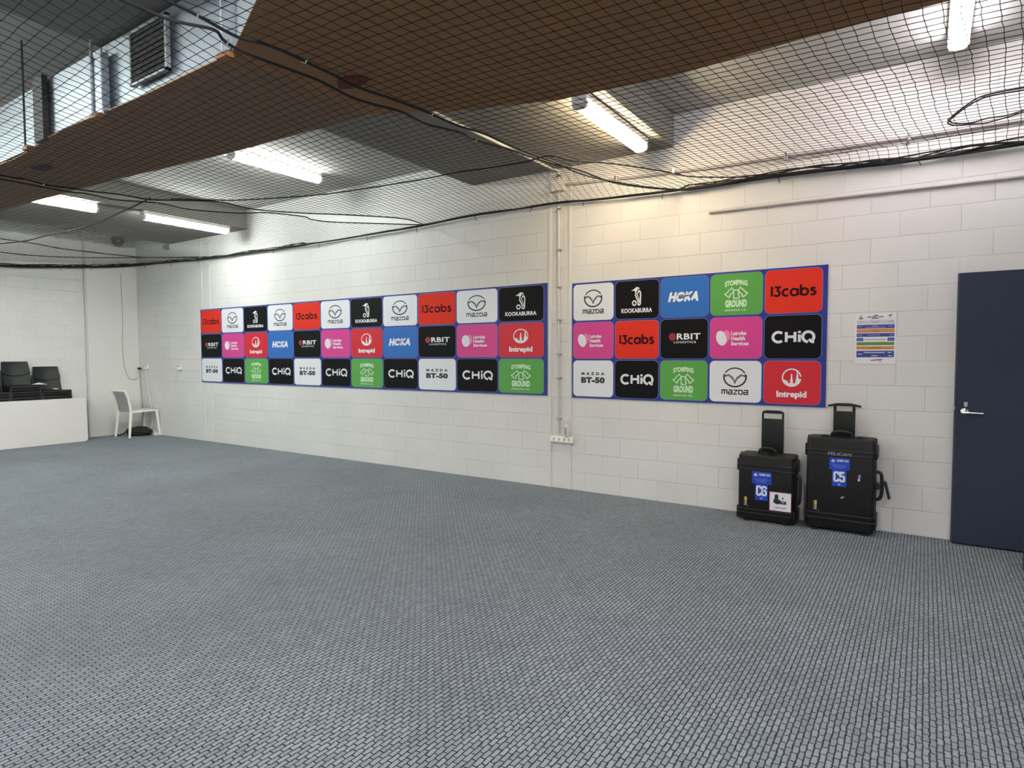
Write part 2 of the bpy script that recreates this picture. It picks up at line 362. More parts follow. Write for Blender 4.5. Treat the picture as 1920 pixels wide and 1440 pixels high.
def lg_hoka_bird(p, S, X):
    f = lambda pts: [(x*S*X, y*S) for x, y in pts]
    p.poly(f([(-.24, .075), (-.12, .055), (-.05, .085), (.0, .03), (.10, .02), (.16, .055), (.05, -.005), (-.03, .0), (-.10, .03)]), 'grey', 2)
    p.poly(f([(-.12, .03), (-.03, .0), (.03, .0), (.0, -.035), (-.08, -.04)]), 'blue', 2)
def lg_stomp(p, S, X):
    arch = lambda x, y: y+.28*(1-(2*x-1)**2)*1.0
    p.text('STOMPING', 0, .245*S, .54*S*X, .13*S, 'pgreen', .05, 1.06, warp=arch)
def lg_stomp2(p, S, X):
    p.text('GROUND', 0, -.225*S, .52*S*X, .18*S, 'pgreen', .06, 1.05)
def lg_stomp3(p, S, X):
    p.text('BREWING CO.', 0, -.385*S, .52*S*X, .045*S, 'pgreen', .03, 1.25)
def lg_boot(p, S, X, sides=(1,)):
    f = lambda pts, sx=1: [(sx*x*S*X, y*S) for x, y in pts]
    for sx in sides:
        p.stroke(f([(.10, .16), (.17, .10), (.20, .06), (.27, .01), (.18, -.07), (.145, -.055), (.15, -.01), (.115, .01), (.055, .075), (.10, .16)], sx), .026*S, 'pgreen')
def lg_boot_left(p, S, X): lg_boot(p, S, X, (-1,))
def lg_boot_mid(p, S, X):
    f = lambda pts: [(x*S*X, y*S) for x, y in pts]
    p.stroke(f([(-.055, .10), (.055, .10), (.055, -.01), (.085, -.06), (.06, -.10), (-.055, -.10), (-.055, .10)]), .026*S, 'pgreen')
def lg_cabs(p, S, X):
    k = S*.225; wd = .050*S; f = lambda x, y: ((x-2.17)*k*X*1.02, (y-.46)*k)
    st = lambda pts: p.stroke([f(*q_) for q_ in pts], wd, 'maroon', round_=False)
    ar = lambda cx, cy, r_, a0, a1: p.arc(*f(cx, cy), r_*k*X*1.02, r_*k, a0, a1, wd, 'maroon', 18)
    st([(.12, 0), (.12, 1)]); st([(.02, .95), (.14, .95)])
    st([(.40, .93), (.88, .93), (.62, .58)]); ar(.60, .30, .28, 88, -150)
    ar(1.50, .34, .33, 52, 308); ar(2.28, .34, .33, 0, 360); st([(2.62, 0), (2.62, .70)])
    ar(3.24, .34, .33, 0, 360); st([(2.90, 0), (2.90, 1.08)])
    st([(4.24, .60), (4.10, .68), (3.92, .66), (3.86, .54), (3.94, .42), (4.16, .34), (4.26, .20), (4.18, .05), (4.0, .0), (3.80, .08)])
def lg_lat_heart(p, S, X):
    p.ell(-.245*S*X, .03*S, .105*S*X, .165*S, 'lpink', -.25); p.ell(-.345*S*X, 0, .125*S*X, .185*S, 'white', .28, lay=1)
    p.poly([(x*S*X, y*S) for x, y in ((-.30, -.16), (-.18, -.03), (-.16, .06), (-.30, .05))], 'lpink')
def lat_line(t, y, wd):
    return lambda p, S, X: p.text(t, -.105*S*X+wd*S*X/2, y*S, wd*S*X, .10*S if t != 'Services' else .095*S, 'white', .04, 1.04)
LAT = [('lettering', lat_line(*a)) for a in (('Latrobe', .115, .36), ('Health', -.01, .335), ('Services', -.135, .42))]
def lg_orbit_disc(p, S, X): 
    p.ell(-.30*S*X, .055*S, .092*S*X, .095*S, 'dred')
    for k in range(6): p.ell(-.30*S*X+.085*S*X*math.cos(k*PI/3), .055*S+.085*S*math.sin(k*PI/3), .02*S*X, .02*S, 'dred', n=8)
def lg_orbit_text(p, S, X):
    p.text('RBIT', .125*S*X, .06*S, .62*S*X, .155*S, 'white', .03, 1.08)
def lg_orbit_text2(p, S, X):
    p.text('LOGISTICS', .03*S*X, -.085*S, .58*S*X, .052*S, 'white', .012, 1.1)
def lg_chiq(p, S, X):
    h = .115*S; k = S*X*1.06; wd = .062*S
    p.arc(-.29*k, 0, .115*k, h, 48, 312, wd, 'white')
    for x in (-.125, .055): p.stroke([(x*k, -h), (x*k, h)], wd, 'white', round_=False)
    p.stroke([(-.125*k, .005*S), (.055*k, .005*S)], wd, 'white', round_=False)
    p.stroke([(.145*k, -h), (.145*k, .055*S)], wd, 'white', round_=False); p.rect(.145*k-wd/2, .145*k+wd/2, .085*S, .085*S+wd*.85, 'white')
    p.arc(.325*k, 0, .112*k, h, -40, 268, wd, 'white'); p.stroke([(.335*k, -.06*S), (.40*k, -.115*S), (.445*k, -.115*S)], wd, 'white', round_=False)
def lg_bt(p, S, X):
    p.text('MAZDA', 0, .135*S, .72*S*X, .082*S, 'char', .05, 1.9)
def lg_bt2(p, S, X):
    p.text('BT-50', 0, -.045*S, .74*S*X, .17*S, 'char', .065, 1.05)
def lg_int_text(p, S, X): p.text('Intrepid', 0, -.29*S, .66*S*X, .19*S, 'white', .05, 1.03)
def lg_int_emblem(p, S, X):
    cy = .115*S; R_ = .20*S; f = lambda pts: [(x*S*X, cy+y*S) for x, y in pts]
    p.arc(0, cy, .20*S*X, R_, -5, 365, .028*S, 'white')
    hill = [(.20*math.cos(a)*.98, .20*math.sin(a)*.98) for a in [math.radians(190+160*k/14) for k in range(15)]]
    p.poly(f(hill+[(.13, -.03), (.075, -.13), (-.06, -.13), (-.10, -.07), (-.17, -.045)]), 'white')
    p.poly(f([(.075, -.15), (.105, .02), (.125, .20), (.15, .02), (.185, -.10)]), 'white')
    p.poly(f([(-.03, -.17), (-.03, -.08), (-.02, -.06), (-.012, .09), (.012, .09), (.02, -.06), (.03, -.08), (.03, -.17)]), 'white')
    p.ell(0, cy-.045*S, .035*S*X, .018*S, 'white', n=12)
DESIGN = {
 'M': ('white', [('emblem', lg_mazda_emblem), ('lettering', lg_mazda_text)], 'white tile with a winged oval emblem', 1.0),
 'K': ('black', [('emblem', lg_bird), ('lettering', lg_kook_text)], 'black tile with a white outlined bird', 1.0),
 'H': ('blue', [('lettering', lg_hoka_text), ('emblem', lg_hoka_bird)], 'blue tile with slanted white capitals', 1.0),
 'S': ('green', [('lettering', lg_stomp), ('lettering', lg_stomp2), ('lettering', lg_stomp3), ('emblem', lg_boot), ('emblem', lg_boot_left), ('emblem', lg_boot_mid)], 'green tile with pale lettering around boots', 1.0),
 'C': ('red', [('lettering', lg_cabs)], 'orange red tile with dark lettering', 1.0),
 'L': ('pink', [('emblem', lg_lat_heart)]+LAT, 'pink tile with a white heart shape', 1.0),
 'O': ('black', [('emblem', lg_orbit_disc), ('lettering', lg_orbit_text), ('lettering', lg_orbit_text2)], 'black tile with a dark red disc', 1.0),
 'Q': ('black', [('lettering', lg_chiq)], 'black tile with bold white letters', 1.0),
 'B': ('white', [('lettering', lg_bt), ('lettering', lg_bt2)], 'white tile with two lines of dark letters', 1.0),
 'I': ('crimson', [('emblem', lg_int_emblem), ('lettering', lg_int_text)], 'red tile with a round white emblem', 1.0),
}
def board(label, x0, wcol, ncol, zt, zb, rows, lw, mx, lefte, righte):
    yb = YR
    root = empty('sponsor_board', label, 'sign', (x0, yb, zb), 'sponsor boards on the block wall')
    W, Hh = wcol*ncol, zt-zb
    q = MB(); q.box(0, W, -.008, -.001, 0, Hh); q.obj('backing_panel', INK['navy'], root)
    rh = Hh/3; protos = {}
    cw = (W-lefte-righte)/ncol
    for r_, row in enumerate(rows):
        for c_, key in enumerate(row):
            ink, parts, lab, _ = DESIGN[key]
            cx = lefte+(c_+.5)*cw; cz = Hh-.008-(r_+.5)*(Hh-.016)/3
            if key not in protos:
                tw, th = cw-.022, (Hh-.016)/3-.022
                me = MB()
                o1 = [(x, -.0, y) for x, y in rrect(tw+.010, th+.010, .05)]; me.prism(o1, (0, -.0012, 0), 1)
                o2 = [(x, -.0012, y) for x, y in rrect(tw, th, .046)]; me.prism(o2, (0, -.0010, 0), 0)
                t = me.obj('tile', [INK[ink], INK['rim']], root)
                t['label'] = lab
                for nm, fn in parts:
                    p = Print(); fn(p, th, lw); p.obj(nm, t, (0, -.0027, 0))
                protos[key] = t; t.location = (cx, -.008, cz)
            else:
                t = copy_tree(protos[key], root); t.location = (cx, -.008, cz)
    return root
board('long blue sponsor board with eleven columns of logo tiles, left of the pillar', -10.332, .6241, 11, 2.247, 1.011,
      ['CMKMCMKMCMK', 'OLIHOLIHOLI', 'BQSQBQSQBQS'], 1.24, 1.2, .006, .035)
board('shorter blue sponsor board with five columns of logo tiles, right of the pillar', -3.157, .4898, 5, 2.219, 1.002,
      ['MKHSC', 'LCOLQ', 'BQSMI'], .98, 1.0, .006, .03)

# ------------------------------------------------------------------ poster
po = empty('timetable_poster', 'white paper timetable with blue, orange and green rows on the wall near the door', 'poster', (-.497, YR, 1.377))
q = MB(); q.box(0, .291, -.0022, -.0005, 0, .411); q.obj('sheet', M_PAPER, po)
p = Print(); X0, X1 = .012, .279
def bar(y1, y0, ink, a=X0, b=X1): p.rect(a, b, .411-y0*.411, .411-y1*.411, ink)
bar(.125, .20, 'lgrey'); bar(.215, .29, 'dblue'); bar(.30, .37, 'orange'); bar(.385, .455, 'dblue')
bar(.475, .54, 'dblue', X0, .060); bar(.475, .54, 'dblue', .232, X1); bar(.56, .625, 'leaf'); bar(.645, .71, 'orange'); bar(.735, .865, 'dblue')
p.obj('coloured_rows', po, (0, -.0024, 0))
p = Print()
def ln(y, a, b, ink, t=.007): p.rect(a, b, .411-y*.411-t/2, .411-y*.411+t/2, ink, 1)
for y, a, b in ((.03, .13, .163), (.06, .087, .115), (.06, .12, .156), (.06, .165, .20), (.09, .115, .168)): ln(y, a, b, 'char')
ln(.085, .025, .055, 'char', .010); ln(.16, .115, .17, 'grey', .006); ln(.16, .02, .06, 'grey', .003); ln(.16, .24, .27, 'grey', .004)
for y, a, b in ((.24, .12, .165), (.268, .07, .215), (.25, .02, .05), (.25, .24, .268), (.42, .09, .18), (.42, .02, .055), (.42, .245, .27), (.51, .022, .05), (.51, .24, .268)): ln(y, a, b, 'purple')
for y, a, b in ((.77, .065, .215), (.835, .12, .165), (.80, .02, .055), (.77, .235, .262), (.835, .24, .268)): ln(y, a, b, 'lgrey')
ln(.51, .065, .225, 'grey', .006); ln(.338, .12, .17, 'maroon', .003); ln(.68, .10, .19, 'maroon', .003)
p.obj('printed_lines', po, (0, -.0024, 0))
p = Print(); f_ = lambda pts: [(x, .411-y*.411) for x, y in pts]
p.poly(f_([(.236, .025), (.265, .018), (.247, .06), (.240, .055)]), 'dred', 1); p.rect(.232, .268, .411-.085*.411, .411-.078*.411, 'lpink', 1)
p.poly(f_([(.112, .92), (.175, .905), (.205, .90), (.19, .925), (.12, .935)]), 'dred', 1); p.rect(.178, .19, .411-.965*.411, .411-.935*.411, 'lpink', 1)
p.rect(.03, .05, .411-.06*.411, .411-.03*.411, 'grey', 1)
p.obj('logo_print', po, (0, -.0024, 0))

# ------------------------------------------------------------------ rugged trolley cases
def rcase(b, W, Dp, Hh, bands, mi=0):
    """moulded body built as stacked rounded slabs; local x right, y depth (front at 0), z up"""
    def slab(z0, z1, ex, r_, ey=0.0):
        n = 5; base = [(x, y) for x, y in rrect(W+2*ex, Dp+2*ey, r_, n)]
        b.prism([(x+W/2, y+Dp/2, z0) for x, y in base], (0, 0, z1-z0), mi)
    slab(.0, Hh, 0, .03)
    for z0, z1, ex in bands: slab(z0, z1, ex, .032, ex)
def make_case(label, x, y, W, Dp, Hh, bz, trolley, txt, group):
    root = empty('trolley_case', label, 'case', (x, y, 0), group)
    b = MB(); b.prism([(px+W/2, py+Dp/2, .02) for px, py in rrect(W, Dp, .035)], (0, 0, Hh-.02))
    b.obj('case_body', M_CASE, root, bevel=.018, seg=3, smooth=True)
    (b1, t1), (b0, t0) = bz
    for z in (b1, t1-.012, b0, t0-.012):
        b = MB(); b.prism([(px+W/2, py+Dp/2, z) for px, py in rrect(W+.016, Dp+.012, .038)], (0, 0, .012))
        b.obj('rib', M_CASE2, root, bevel=.004, smooth=True)
    for z0, z1 in ((b1-.012, t1+.04), (b0-.05, t0+.012)):          # corner bumpers
        for sx in (0, 1):
            q = MB(); xx = -.014 if sx == 0 else W-.012
            q.box(xx, xx+.026, .02, Dp-.03, z0, z1); q.obj('corner_bumper', M_CASE, root, bevel=.008, smooth=True)
    # seam between lid and base, running round the side
    q = MB(); q.box(-.006, W+.006, Dp*.42, Dp*.46, .03, Hh+.004); q.obj('lid_seam', M_CASE2, root, bevel=.004)
    for sx in (0, 1):
        q = MB(); q.lathe([(0, .045), (.03, .045)], (sx*(W-.05)+.01, Dp-.05, .045), (1, 0, 0), 16); q.obj('wheel', M_CASE2, root, smooth=True)
    for xx in (.05, W-.09):
        q = MB(); q.box(xx, xx+.04, .02, .08, 0, .03); q.obj('foot', M_CASE2, root)
    # top handle
    hx0, hx1, hz = trolley['grip']
    q = MB(); q.tube(smooth_path([(hx0, Dp*.38, Hh-.01), (hx0+.004, Dp*.36, Hh+.03), (hx0+.03, Dp*.34, Hh+hz), ((hx0+hx1)/2, Dp*.34, Hh+hz+.006), (hx1-.03, Dp*.34, Hh+hz), (hx1-.004, Dp*.36, Hh+.03), (hx1, Dp*.38, Hh-.01)], 4), .011, 8)
    q.obj('top_handle', M_CASE2, root, smooth=True)
    for lx in trolley['latches']:
        q = MB(); q.box(lx-.026, lx+.026, Dp*.22, Dp*.56, Hh-.006, Hh+.014); q.box(lx-.008, lx+.008, Dp*.2, Dp*.34, Hh, Hh+.019); q.obj('latch', M_CASE2, root, bevel=.004)
    # extended trolley handle
    tx0, tx1, tz = trolley['plate']; ty = Dp-.075
    t = MB(); ww = tx1-tx0; sl = trolley['slot']
    t.box(tx0, tx1, ty, ty+.02, Hh-.06, tz-sl[1])
    t.box(tx0, tx0+sl[2], ty, ty+.02, tz-sl[1], tz-sl[0]); t.box(tx1-sl[2], tx1, ty, ty+.02, tz-sl[1], tz-sl[0])
    if trolley['tbar']:
        e = trolley['tbar']
        t.prism([(tx0-e, ty-.006, tz-.034), (tx0-e, ty-.006, tz-.018), (tx0+ww*.15, ty-.006, tz-.002), (tx0+ww*.5, ty-.006, tz), (tx1-ww*.15, ty-.006, tz-.002), (tx1+e, ty-.006, tz-.018), (tx1+e, ty-.006, tz-.034), (tx1-.01, ty-.006, tz-sl[0]), (tx0+.01, ty-.006, tz-sl[0])], (0, .032, 0))
    else:
        t.prism([(tx0, ty, tz-sl[0]-.002), (tx0, ty, tz-.022), (tx0+.010, ty, tz-.008), (tx0+.035, ty, tz), (tx1-.035, ty, tz), (tx1-.010, ty, tz-.008), (tx1, ty, tz-.022), (tx1, ty, tz-sl[0]-.002)], (0, .02, 0))
    t.obj('trolley_handle', M_CASE, root, bevel=.004, smooth=True)
    # side handle on the right hand side
    if trolley['side'] == 'grip':
        q = MB(); q.tube(smooth_path([(W-.01, Dp*.3, .43), (W+.03, Dp*.28, .42), (W+.042, Dp*.28, .38), (W+.042, Dp*.28, .24), (W+.03, Dp*.28, .19), (W-.01, Dp*.3, .17)], 4), .012, 8); q.obj('side_handle', M_CASE2, root, smooth=True)
    else:
        q = MB(); q.tube(smooth_path([(W-.01, Dp*.4, .515), (W+.028, Dp*.38, .51), (W+.042, Dp*.38, .48), (W+.045, Dp*.38, .36), (W+.03, Dp*.38, .30), (W-.01, Dp*.4, .29)], 4), .013, 8); q.obj('side_handle', M_CASE2, root, smooth=True)
        q = MB(); q.box(W, W+.03, Dp*.25, Dp*.5, .375, .425); q.obj('latch', M_CASE2, root, bevel=.005)
        q = MB(); q.prism([(W+.035, Dp*.34, .45), (W+.075, Dp*.34, .44), (W+.105, Dp*.34, .305), (W+.088, Dp*.34, .30), (W+.06, Dp*.34, .415)], (0, .05, 0)); q.obj('latch_lever', M_CASE2, root, bevel=.004)
    # blue tag
    lx, lz, lw, lh1, lw2, lh2 = txt['tag']
    p = Print()
    p.rect(lx, lx+lw, lz-lh1, lz, 'label'); mx = lx+lw/2
    p.rect(mx-lw2/2, mx+lw2/2, lz-lh1-lh2, lz-lh1, 'label')
    lab = p.obj('blue_label', root, (0, -.0015, 0))
    lab['label'] = 'blue paper label'
    p = Print()
    ck = lh2*.58; cz = lz-lh1-lh2*.42; cw_ = .016
    def glyph(pts, cx): p.stroke([(cx+a*ck*.30, cz+b_*ck*.44) for a, b_ in pts], cw_, 'white', 1, round_=False)
    glyph([(.6, .45), (.6, .8), (.35, 1), (-.35, 1), (-.6, .8), (-.6, -.8), (-.35, -1), (.35, -1), (.6, -.8), (.6, -.45)], mx-ck*.26)
    if txt['code'] == 'C6': glyph([(.6, .5), (.6, .8), (.35, 1), (-.35, 1), (-.6, .8), (-.6, -.8), (-.35, -1), (.35, -1), (.6, -.8), (.6, -.1), (.35, .1), (-.6, .1)], mx+ck*.26)
    else: glyph([(.65, 1), (-.55, 1), (-.55, .1), (.3, .2), (.6, .0), (.6, -.8), (.35, -1), (-.35, -1), (-.6, -.8), (-.6, -.5)], mx+ck*.26)
    p.text('SURREY FDN', lx+lw*.65, lz-lh1*.24, lw*.56, lh1*.20, 'white', .03, lay=1)
    c0 = (lx+lw*.19, lz-lh1*.27)
    p.poly([(c0[0]-lw*.11, c0[1]-lh1*.02), (c0[0]-lw*.04, c0[1]+lh1*.03), (c0[0]-lw*.05, c0[1]+lh1*.13), (c0[0], c0[1]+lh1*.08), (c0[0]+lw*.05, c0[1]+lh1*.15), (c0[0]+lw*.04, c0[1]+lh1*.03), (c0[0]+lw*.11, c0[1]-lh1*.02), (c0[0]+lw*.09, c0[1]-lh1*.07), (c0[0]-lw*.09, c0[1]-lh1*.07)], 'white', 1)
    p.poly([(c0[0]-lw*.11, c0[1]-lh1*.11), (c0[0]+lw*.11, c0[1]-lh1*.11), (c0[0], c0[1]-lh1*.20)], 'lblue', 1)
    for k, (a, b_) in enumerate(((.16, .80), (.12, .84), (.2, .78), (.3, .7))): p.rect(lx+lw*a, lx+lw*b_, lz-lh1*(.60+.09*k), lz-lh1*(.575+.09*k), 'lblue', 1)
    p.ell(mx, lz-lh1-lh2*.88, lw2*.10, lw2*.10, 'lblue', lay=1, n=14)
    p.obj('label_lettering', lab, (0, -.0004, 0))
    # small yellow makers tag, lower left corner
    p = Print(); ax, az = txt['small']
    p.rect(ax, ax+.010, az-.075, az, 'char'); p.rect(ax+.013, ax+.034, az-.032, az+.004, 'yellow'); p.rect(ax+.014, ax+.033, az-.072, az-.034, 'grey'); p.ell(ax+.045, az-.075, .004, .004, 'grey', n=8)
    p.obj('yellow_tag', root, (0, -.0015, 0), 'small yellow and grey tag')
    return root
G_CASE = 'rugged trolley cases against the wall'
c6 = make_case('smaller black trolley case marked C6 with a white picture sticker', -1.355, 5.612, .452, .262, .588, ((.452, .505), (.072, .115)),
    dict(grip=(.155, .29, .05), latches=(.21,), plate=(.152, .335, .965), slot=(.026, .074, .016), tbar=0, side='grip'),
    dict(tag=(.118, .446, .16, .105, .103, .143), code='C6', small=(.045, .212)), G_CASE)
p = Print(); p.rect(.264, .437, .122, .284, 'lpink'); p.rect(.268, .433, .126, .280, 'white', 1)
s6 = p.obj('picture_sticker', c6, (0, -.0019, 0), 'white sticker with a pink border')
p = Print()
for a, b_, c_, e_ in ((.305, .335, .222, .262), (.296, .350, .190, .222), (.310, .342, .182, .20), (.345, .398, .185, .212), (.318, .325, .255, .268)): p.rect(a, b_, c_, e_, 'char', 2)
p.poly([(.352, .222), (.372, .245), (.380, .222), (.366, .232)], 'char', 2); p.ell(.372, .205, .012, .012, 'grey', lay=3, n=12)
p.text('CAM CASES', .35, .152, .095, .014, 'char', .01, 1.1, lay=2)
p.obj('sticker_print', s6, (0, -.0004, 0))
c5 = make_case('larger black trolley case marked C5 with a silver maker name', -.812, 5.637, .497, .245, .775, ((.630, .678), (.102, .156)),
    dict(grip=(.175, .325, .045), latches=(.125, .385), plate=(.176, .337, 1.052), slot=(.026, .068, .022), tbar=.042, side='latch'),
    dict(tag=(.172, .617, .15, .097, .105, .137), code='C5', small=(.052, .245)), G_CASE)
p = Print(); p.text('PELICAN', .247, .649, .17, .026, 'silver', .02, 1.0, .25); p.obj('lettering', c5, (0, -.0085, 0), 'raised grey maker lettering')
p = Print(); p.poly([(.378, .440), (.394, .440), (.401, .492), (.383, .494)], 'purple'); p.rect(.380, .393, .442, .458, 'white', 1)
p.obj('purple_sticker', c5, (0, -.0015, 0), 'tiny purple and white sticker')
p = Print(); p.ell(.272, .296, .016, .008, 'grey', .5, n=12); p.obj('scuff_mark', c5, (0, -.0015, 0), 'pale scuff mark')
# case at the right edge of the room
q = MB(); q.prism([(x+.26, y+.15, .03) for x, y in rrect(.46, .27, .05)], (0, 0, .28))
b3 = empty('equipment_bag', 'black equipment case standing on the carpet in front of the navy door', 'case', (.525, 4.93, 0))
q.obj('bag_body', M_CASE, b3, bevel=.03, seg=3, smooth=True)
for xx in (.08, .40):
    q = MB(); q.box(xx, xx+.04, .06, .24, 0, .04); q.obj('foot', M_CASE2, b3, bevel=.004)
q = MB(); q.tube(smooth_path([(.16, .15, .30), (.17, .15, .35), (.26, .15, .365), (.35, .15, .35), (.36, .15, .30)], 4), .012, 8); q.obj('carry_handle', M_CASE2, b3, smooth=True)

# ------------------------------------------------------------------ pier conduit, outlet strip, bottle
cd = empty('conduit', 'white vertical conduit running down the pillar to the outlet strip', 'conduit', (-3.32, YR, .57), 'surface conduits')
q = MB(); q.tube([(0, -.016, .02), (0, -.016, 2.64)], .0125, 10)
q.tube([(.0, -.016, 2.76), (0, -.016, 2.83), (-.0, -.03, 2.86), (-.03, -.10, 2.863), (-.06, -2.2, 2.863), (-.07, -4.6, 2.863)], .0125, 10)
q.obj('pipe', M_CONDUIT, cd, smooth=True)
q = MB(); q.box(-.075, .075, -.055, -.0, 2.64, 2.76); q.obj('junction_box', M_WPAINT, cd, bevel=.006)
for z in (.2, .64, .90, 1.27, 1.62, 2.02, 2.45, 2.80):
    q = MB(); q.box(-.02, .036, -.034, -.001, z-.008, z+.008); q.obj('saddle_clip', M_STEEL if z > 2.4 else M_PLASTICD, cd, bevel=.003)
def hpipe(label, pts, rad, clips, m, group='surface conduits'):
    r_ = empty('conduit', label, 'conduit', pts[0], group); o = Vector(pts[0])
    q = MB(); q.tube([Vector(p_)-o for p_ in pts], rad, 10); q.obj('pipe', m, r_, smooth=True)
    for c_ in clips:
        q = MB(); v = Vector(c_)-o; q.box(v.x-.012, v.x+.012, v.y-.03, v.y+.014, v.z-rad-.014, v.z+rad+.014); q.obj('saddle_clip', M_STEEL, r_, bevel=.003)
M_PIPE = mat('pinkish_pipe', (0.50, 0.44, 0.45, 1), .45)
hpipe('grey conduit above the net running from the pillar box towards the right corner', [(-3.24, 5.884, 3.27), (-2.6, 5.884, 3.235), (-1.7, 5.884, 3.19), (.6, 5.884, 3.155), (2.9, 5.884, 3.13)], .013,
      [(-2.65, 5.884, 3.238), (-2.05, 5.884, 3.208), (-1.05, 5.884, 3.18), (-.15, 5.884, 3.167), (.9, 5.884, 3.15)], M_PIPE)
hpipe('bare thin pipe fixed to the wall just under the right net', [(-1.715, 5.885, 2.782), (.56, 5.885, 2.75), (2.9, 5.885, 2.72)], .011, [(.9, 5.885, 2.745)], M_PIPE)
os_ = empty('outlet_strip', 'white four switch outlet strip on the pillar foot', 'power outlet', (-3.405, YR, .50))
q = MB(); q.prism([(0, 0, 0), (0, -.045, .004), (0, -.055, .02), (0, -.038, .075), (0, 0, .078)], (.272, 0, 0)); q.obj('outlet_body', M_PLASTIC, os_, bevel=.004)
for k in range(4):
    q = MB(); x = .035+k*.062; q.prism([(x, -.0515, .030), (x, -.0555, .031), (x, -.0475, .060), (x, -.0435, .059)], (.026, 0, 0)); q.obj('switch_rocker', M_PLASTICD, os_, bevel=.002)
bt = empty('sanitiser_bottle', 'small clear pump bottle standing on the outlet strip', 'bottle', (-3.205, 5.867, .579))
q = MB(); q.lathe([(0, .024), (.004, .028), (.10, .028), (.125, .022), (.135, .012), (.14, .012)], (0, 0, 0), (0, 0, 1), 16); q.obj('bottle_body', mat('bottle_pale', (0.66, 0.65, 0.64, 1), .2), bt, smooth=True)
q = MB(); q.lathe([(.14, .014), (.16, .014), (.162, .006), (.178, .006)], (0, 0, 0), (0, 0, 1), 12); q.tube([(.012, 0, .182), (-.012, 0, .182), (-.03, 0, .176)], .007, 8); q.obj('pump', M_PLASTIC, bt, smooth=True)
q = MB(); q.box(-.010, .008, -.0295, -.027, .02, .10); q.obj('bottle_label', mat('label_grey', (0.3, 0.3, 0.3, 1), .5), bt)

# ------------------------------------------------------------------ far corner: sockets, cables, chair, bag, horn
def socket(label, x, z):
    r_ = empty('wall_socket', label, 'socket', (x, YR, z), 'sockets in the far corner')
    q = MB(); q.box(-.075, .075, -.03, 0, -.045, .045); q.obj('socket_plate', M_PLASTIC, r_, bevel=.006)
    for sx in (-.05, .03):
        q = MB(); q.box(sx, sx+.02, -.034, -.028, .008, .03); q.obj('switch_rocker', M_PLASTICD, r_, bevel=.001)
    q = MB(); q.box(.01, .06, -.065, -.028, -.05, .0); q.obj('plug', M_WPAINT, r_, bevel=.005)
    return r_
socket('white double socket nearest the room corner with cables plugged in', -12.21, 1.262)
socket('white double socket on the wall between the corner and the long board', -11.05, 1.262)
tag((lambda q: (q.tube(smooth_path([(-12.36, 5.84, 1.22), (-12.33, 5.83, 1.1), (-12.28, 5.82, .8), (-12.22, 5.81, .45), (-12.25, 5.78, .06)], 5), .0035, 6), q.box(-12.40, -12.33, 5.82, 5.86, 1.205, 1.245), q.obj('power_cable', M_ROPE, smooth=True))[-1])(MB()),
    'black plug and cable dropping from the corner socket behind the white chair', 'cable')
tag((lambda q: (q.tube(smooth_path([(-12.15, 5.85, 1.22), (-12.12, 5.86, .9), (-12.02, 5.86, .55), (-11.95, 5.84, .2), (-12.0, 5.80, .03)], 5), .006, 6), q.obj('power_cable', M_WPAINT, smooth=True))[-1])(MB()),
    'white cable dropping from the corner socket to the carpet', 'cable')
tag((lambda q: (q.tube(smooth_path([(-12.49, 5.62, 3.0), (-12.492, 5.63, 2.2), (-12.49, 5.61, 1.7), (-12.49, 5.63, 1.3), (-12.49, 5.70, 1.06), (-12.48, 5.78, 1.03), (-12.46, 5.88, 1.07)], 6), .006, 6), q.obj('power_cable', mat('pale_cable', (.55, .54, .50, 1), .5), smooth=True))[-1])(MB()),
    'thin grey cable hanging down the left wall and curling to the corner', 'cable')

wc = empty('white_chair', 'white plastic chair with a grey mesh back in the room corner', 'chair', (-12.0, 5.61, 0))
wc.rotation_euler = (0, 0, math.radians(92)); wc.scale = (1, 1.12, 1)
# local: seat faces +x, back at -x
q = MB(); q.prism([(-.22, -.21, .44), (.24, -.22, .455), (.24, .22, .455), (-.22, .21, .44)], (0, 0, .022)); q.obj('seat', M_WCHAIR, wc, bevel=.01, smooth=True)
q = MB()
pts = [(-.22, .46), (-.235, .56), (-.27, .72), (-.315, .83)]
for (a, za), (b_, zb_) in zip(pts, pts[1:]): q.add([(a, -.17, za), (b_, -.18, zb_), (b_, .18, zb_), (a, .17, za), (a-.008, -.17, za), (b_-.008, -.18, zb_), (b_-.008, .18, zb_), (a-.008, .17, za)], [(0, 3, 2, 1), (4, 5, 6, 7), (0, 1, 5, 4), (2, 3, 7, 6)])
q.obj('back_mesh', M_WMESH, wc)
q = MB()
for s_ in (-1, 1): q.tube([(a, s_*(.19+.015*(k/3)), z) for k, (a, z) in enumerate(pts)], .021, 8)
q.tube([(-.315, -.205, .835), (-.318, 0, .84), (-.315, .205, .835)], .017, 8); q.obj('back_frame', M_WCHAIR, wc, smooth=True)
for x, y, lx, ly in ((-.22, -.19, -.27, -.215), (-.22, .19, -.27, .215), (.225, -.20, .265, -.22), (.225, .20, .265, .22)):
    q = MB(); q.tube([(x, y, .46), (lx, ly, 0)], [.027, .019], 8); q.obj('leg', M_WCHAIR, wc, smooth=True)
